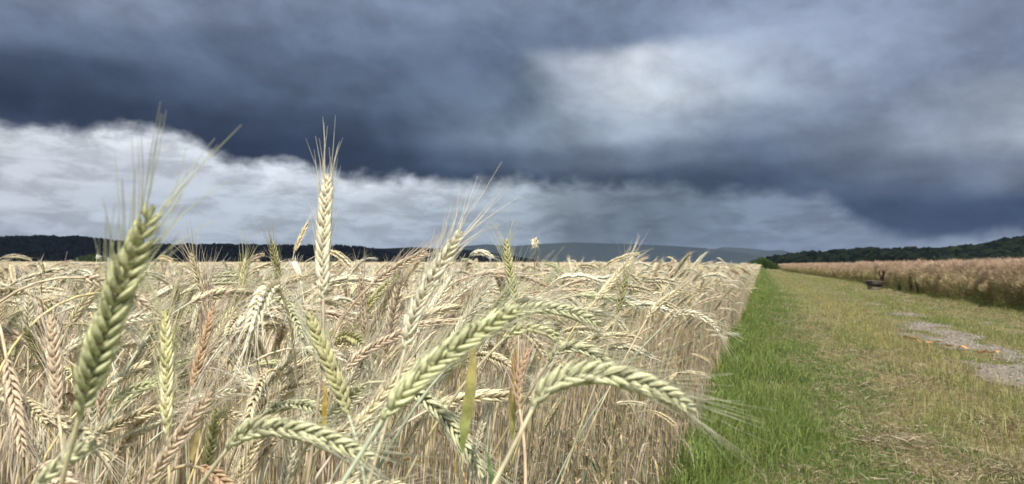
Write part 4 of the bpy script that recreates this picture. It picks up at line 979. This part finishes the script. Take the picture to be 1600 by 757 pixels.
def weed(p, h, n_leaf, name, label, c0, c1, seed, rust=False):
    rng = np.random.default_rng(seed); r = bpy.data.objects.new(name, None); COL.objects.link(r); r.location = p
    a = Acc(); b = Acc()
    for k in range(5 if rust else 7):
        an = rng.uniform(0, 2 * pi); q = h * rng.uniform(.6, 1.0); tip = np.array([cos(an) * .16 * q, sin(an) * .16 * q, q]); P = bez([(0, 0, 0), tip * np.array([.3, .3, .6]), tip], 10)
        V, F = tube(P, np.linspace(.008, .003, 10), 5); a.add(V, F, c0)
        if rust:
            n = 260; u = rng.uniform(.45, 1, n); Q = np.stack([np.interp(u, np.linspace(0, 1, 10), P[:, i]) for i in range(3)], -1) + rng.normal(0, .022, (n, 3))
            crown_blobs(b, Q, rng.uniform(.006, .014, n), np.array(c1)[None] * rng.uniform(.6, 1.3, (n, 1)), rng)
        else:
            for j in range(n_leaf):
                u = rng.uniform(.1, 1); Q = P[int(u * 9)]; a2 = rng.uniform(0, 2 * pi)
                b.add(*leaf_geo(Q, (cos(a2), sin(a2), 0), rng.uniform(.08, .22), rng.uniform(.012, .03), rng, rng.uniform(.4, 1.2), np.array(c1) * rng.uniform(.7, 1.4), n=6, up=rng.uniform(.3, .8)))
    a.obj('stalk', M_STEM, r); b.obj('seed_head' if rust else 'foliage', M_GRASS, r)
    tag(r, label, 'weed')
weed(on_ground(1378, 452), 1.0, 0, 'dock_plant', 'rusty dark dock stalk standing right behind the wooden trough', (.10, .05, .03), (.07, .03, .018), 5, True)
weed(on_ground(1424, 457), 1.2, 16, 'leafy_weed', 'dark green leafy weed against the rapeseed right of the trough', (.08, .12, .04), (.045, .085, .022), 6)
weed(on_ground(1434, 461), .75, 16, 'leafy_weed', 'low dark green weed at the foot of the rapeseed', (.08, .12, .04), (.04, .075, .022), 8)
weed(on_ground(1405, 455), .5, 18, 'leafy_weed', 'low bright green weed between the trough and the taller leafy weed', (.08, .14, .04), (.06, .13, .03), 9)

# orange tape on the track
def tape():
    px = [(1412, 526), (1424, 529), (1440, 532), (1452, 534), (1470, 536), (1486, 539), (1500, 541), (1515, 545), (1530, 547), (1545, 549), (1560, 552)]
    P = np.array([on_ground(x, y, .085) for x, y in px]); t = np.linspace(0, 10, 60); P = np.stack([np.interp(t, np.arange(11), P[:, k]) for k in range(3)], -1)
    P[:, 2] = .08 + .02 * np.sin(t * 2.1) + .012 * np.sin(t * 5.3); P[:, 1] += .015 * np.sin(t * 3.1)
    tw = .6 * np.sin(t * 1.7) + .4; T = tangents(P); U = np.array([0, 0, 1.]); S = nrm(np.cross(T, U)); Wd = S * np.cos(tw)[:, None] + np.cross(S, T) * np.sin(tw)[:, None]
    V, F = ribbon(P, Wd, np.full(60, .016)); m, n, b = material('orange_plastic'); b.inputs['Base Color'].default_value = (.80, .20, .03, 1); b.inputs['Roughness'].default_value = .4
    g = n.new('ShaderNodeNewGeometry'); n.l.new(n.mix(n.noise(g.outputs['Position'], 6, 3, .6), (.90, .26, .02, 1), (.85, .46, .16, 1)), b.inputs['Base Color'])
    o = build('tape', V, F, m); tag(o, 'strip of orange plastic tape lying across the gravel rut', 'tape')
tape()

# shrub at the end of the track, tree far behind the left of the field
def leafy(name, label, cat, base, lobes, n, size, cols, trunk_h, seed, trunk_r):
    rng = np.random.default_rng(seed); r = bpy.data.objects.new(name, None); COL.objects.link(r); r.location = base
    V, F = tube(bez([(0, 0, 0), (.1, 0, trunk_h * .5), (0, .05, trunk_h)], 8), np.linspace(trunk_r, trunk_r * .5, 8), 7); ta = Acc(); ta.add(V, F, (.07, .05, .035))
    for k in range(6):
        L = lobes[k % len(lobes)]; P = bez([(0, 0, trunk_h * rng.uniform(.3, .8)), (L[0] * .4, L[1] * .4, L[2] * .7), (L[0], L[1], L[2])], 7); V, F = tube(P, np.linspace(trunk_r * .4, trunk_r * .1, 7), 5); ta.add(V, F, (.07, .05, .035))
    ta.obj('trunk', M_STEM, r)
    a = Acc(); w_ = np.array([L[3] ** 3 for L in lobes]); k = rng.choice(len(lobes), n, p=w_ / w_.sum()); Lb = np.array(lobes)[k]
    # leaves gather in clumps inside each lobe
    cl = rng.normal(0, 1, (60, 3)); cl = nrm(cl) * rng.uniform(.45, 1.0, (60, 1)); ci = rng.integers(60, size=n); dv = cl[ci] + rng.normal(0, .17, (n, 3))
    P = Lb[:, :3] + dv * Lb[:, 3:4] * np.array([1, 1, .8]); P[:, 2] = np.abs(P[:, 2])
    u = nrm(rng.normal(0, 1, (n, 3))); v = nrm(np.cross(u, rng.normal(0, 1, (n, 3)))); s = size * rng.uniform(.6, 1.3, (n, 1))
    V = np.stack([P - u * s, P + v * s * .5, P + u * s, P - v * s * .5], 1); F = np.array([(0, 1, 2), (0, 2, 3)])
    tone = rng.uniform(.6, 1.3, 60)[ci][:, None] * rng.uniform(.8, 1.2, (n, 1)); c = (np.array(cols[0]) + (np.array(cols[1]) - np.array(cols[0])) * rng.random((n, 1))) * tone
    a.add(V.reshape(-1, 3), (F[None] + (np.arange(n) * 4)[:, None, None]).reshape(-1, 3), np.repeat(c, 4, axis=0)); a.obj('crown', M_GRASS, r, smooth=False)
    tag(r, label, cat)
b0 = on_ground(1196, 421.5); leafy('shrub', 'dark green rounded shrub where the track meets the horizon', 'shrub', b0,
      [(-2.2, 0, 1.2, 1.5), (-.8, .3, 1.9, 1.5), (.6, 0, 1.4, 1.35), (1.9, .2, .9, 1.05), (3.0, .1, .5, .75)], 12000, .12, ((.035, .07, .015), (.07, .13, .028)), .8, 3, .12)
p = at(140, 414, 320); leafy('tree', 'round mid green tree between the field and the left ridge', 'tree', (p[0], p[1], 0), [(-3, 0, 2.8, 2.8), (0, 1, 3.6, 2.9), (3, 0, 3.0, 2.7), (5, 0, 2.2, 2.0)], 9000, .25, ((.03, .055, .015), (.055, .09, .022)), 2.5, 4, .3)
print('objects', len(bpy.data.objects))
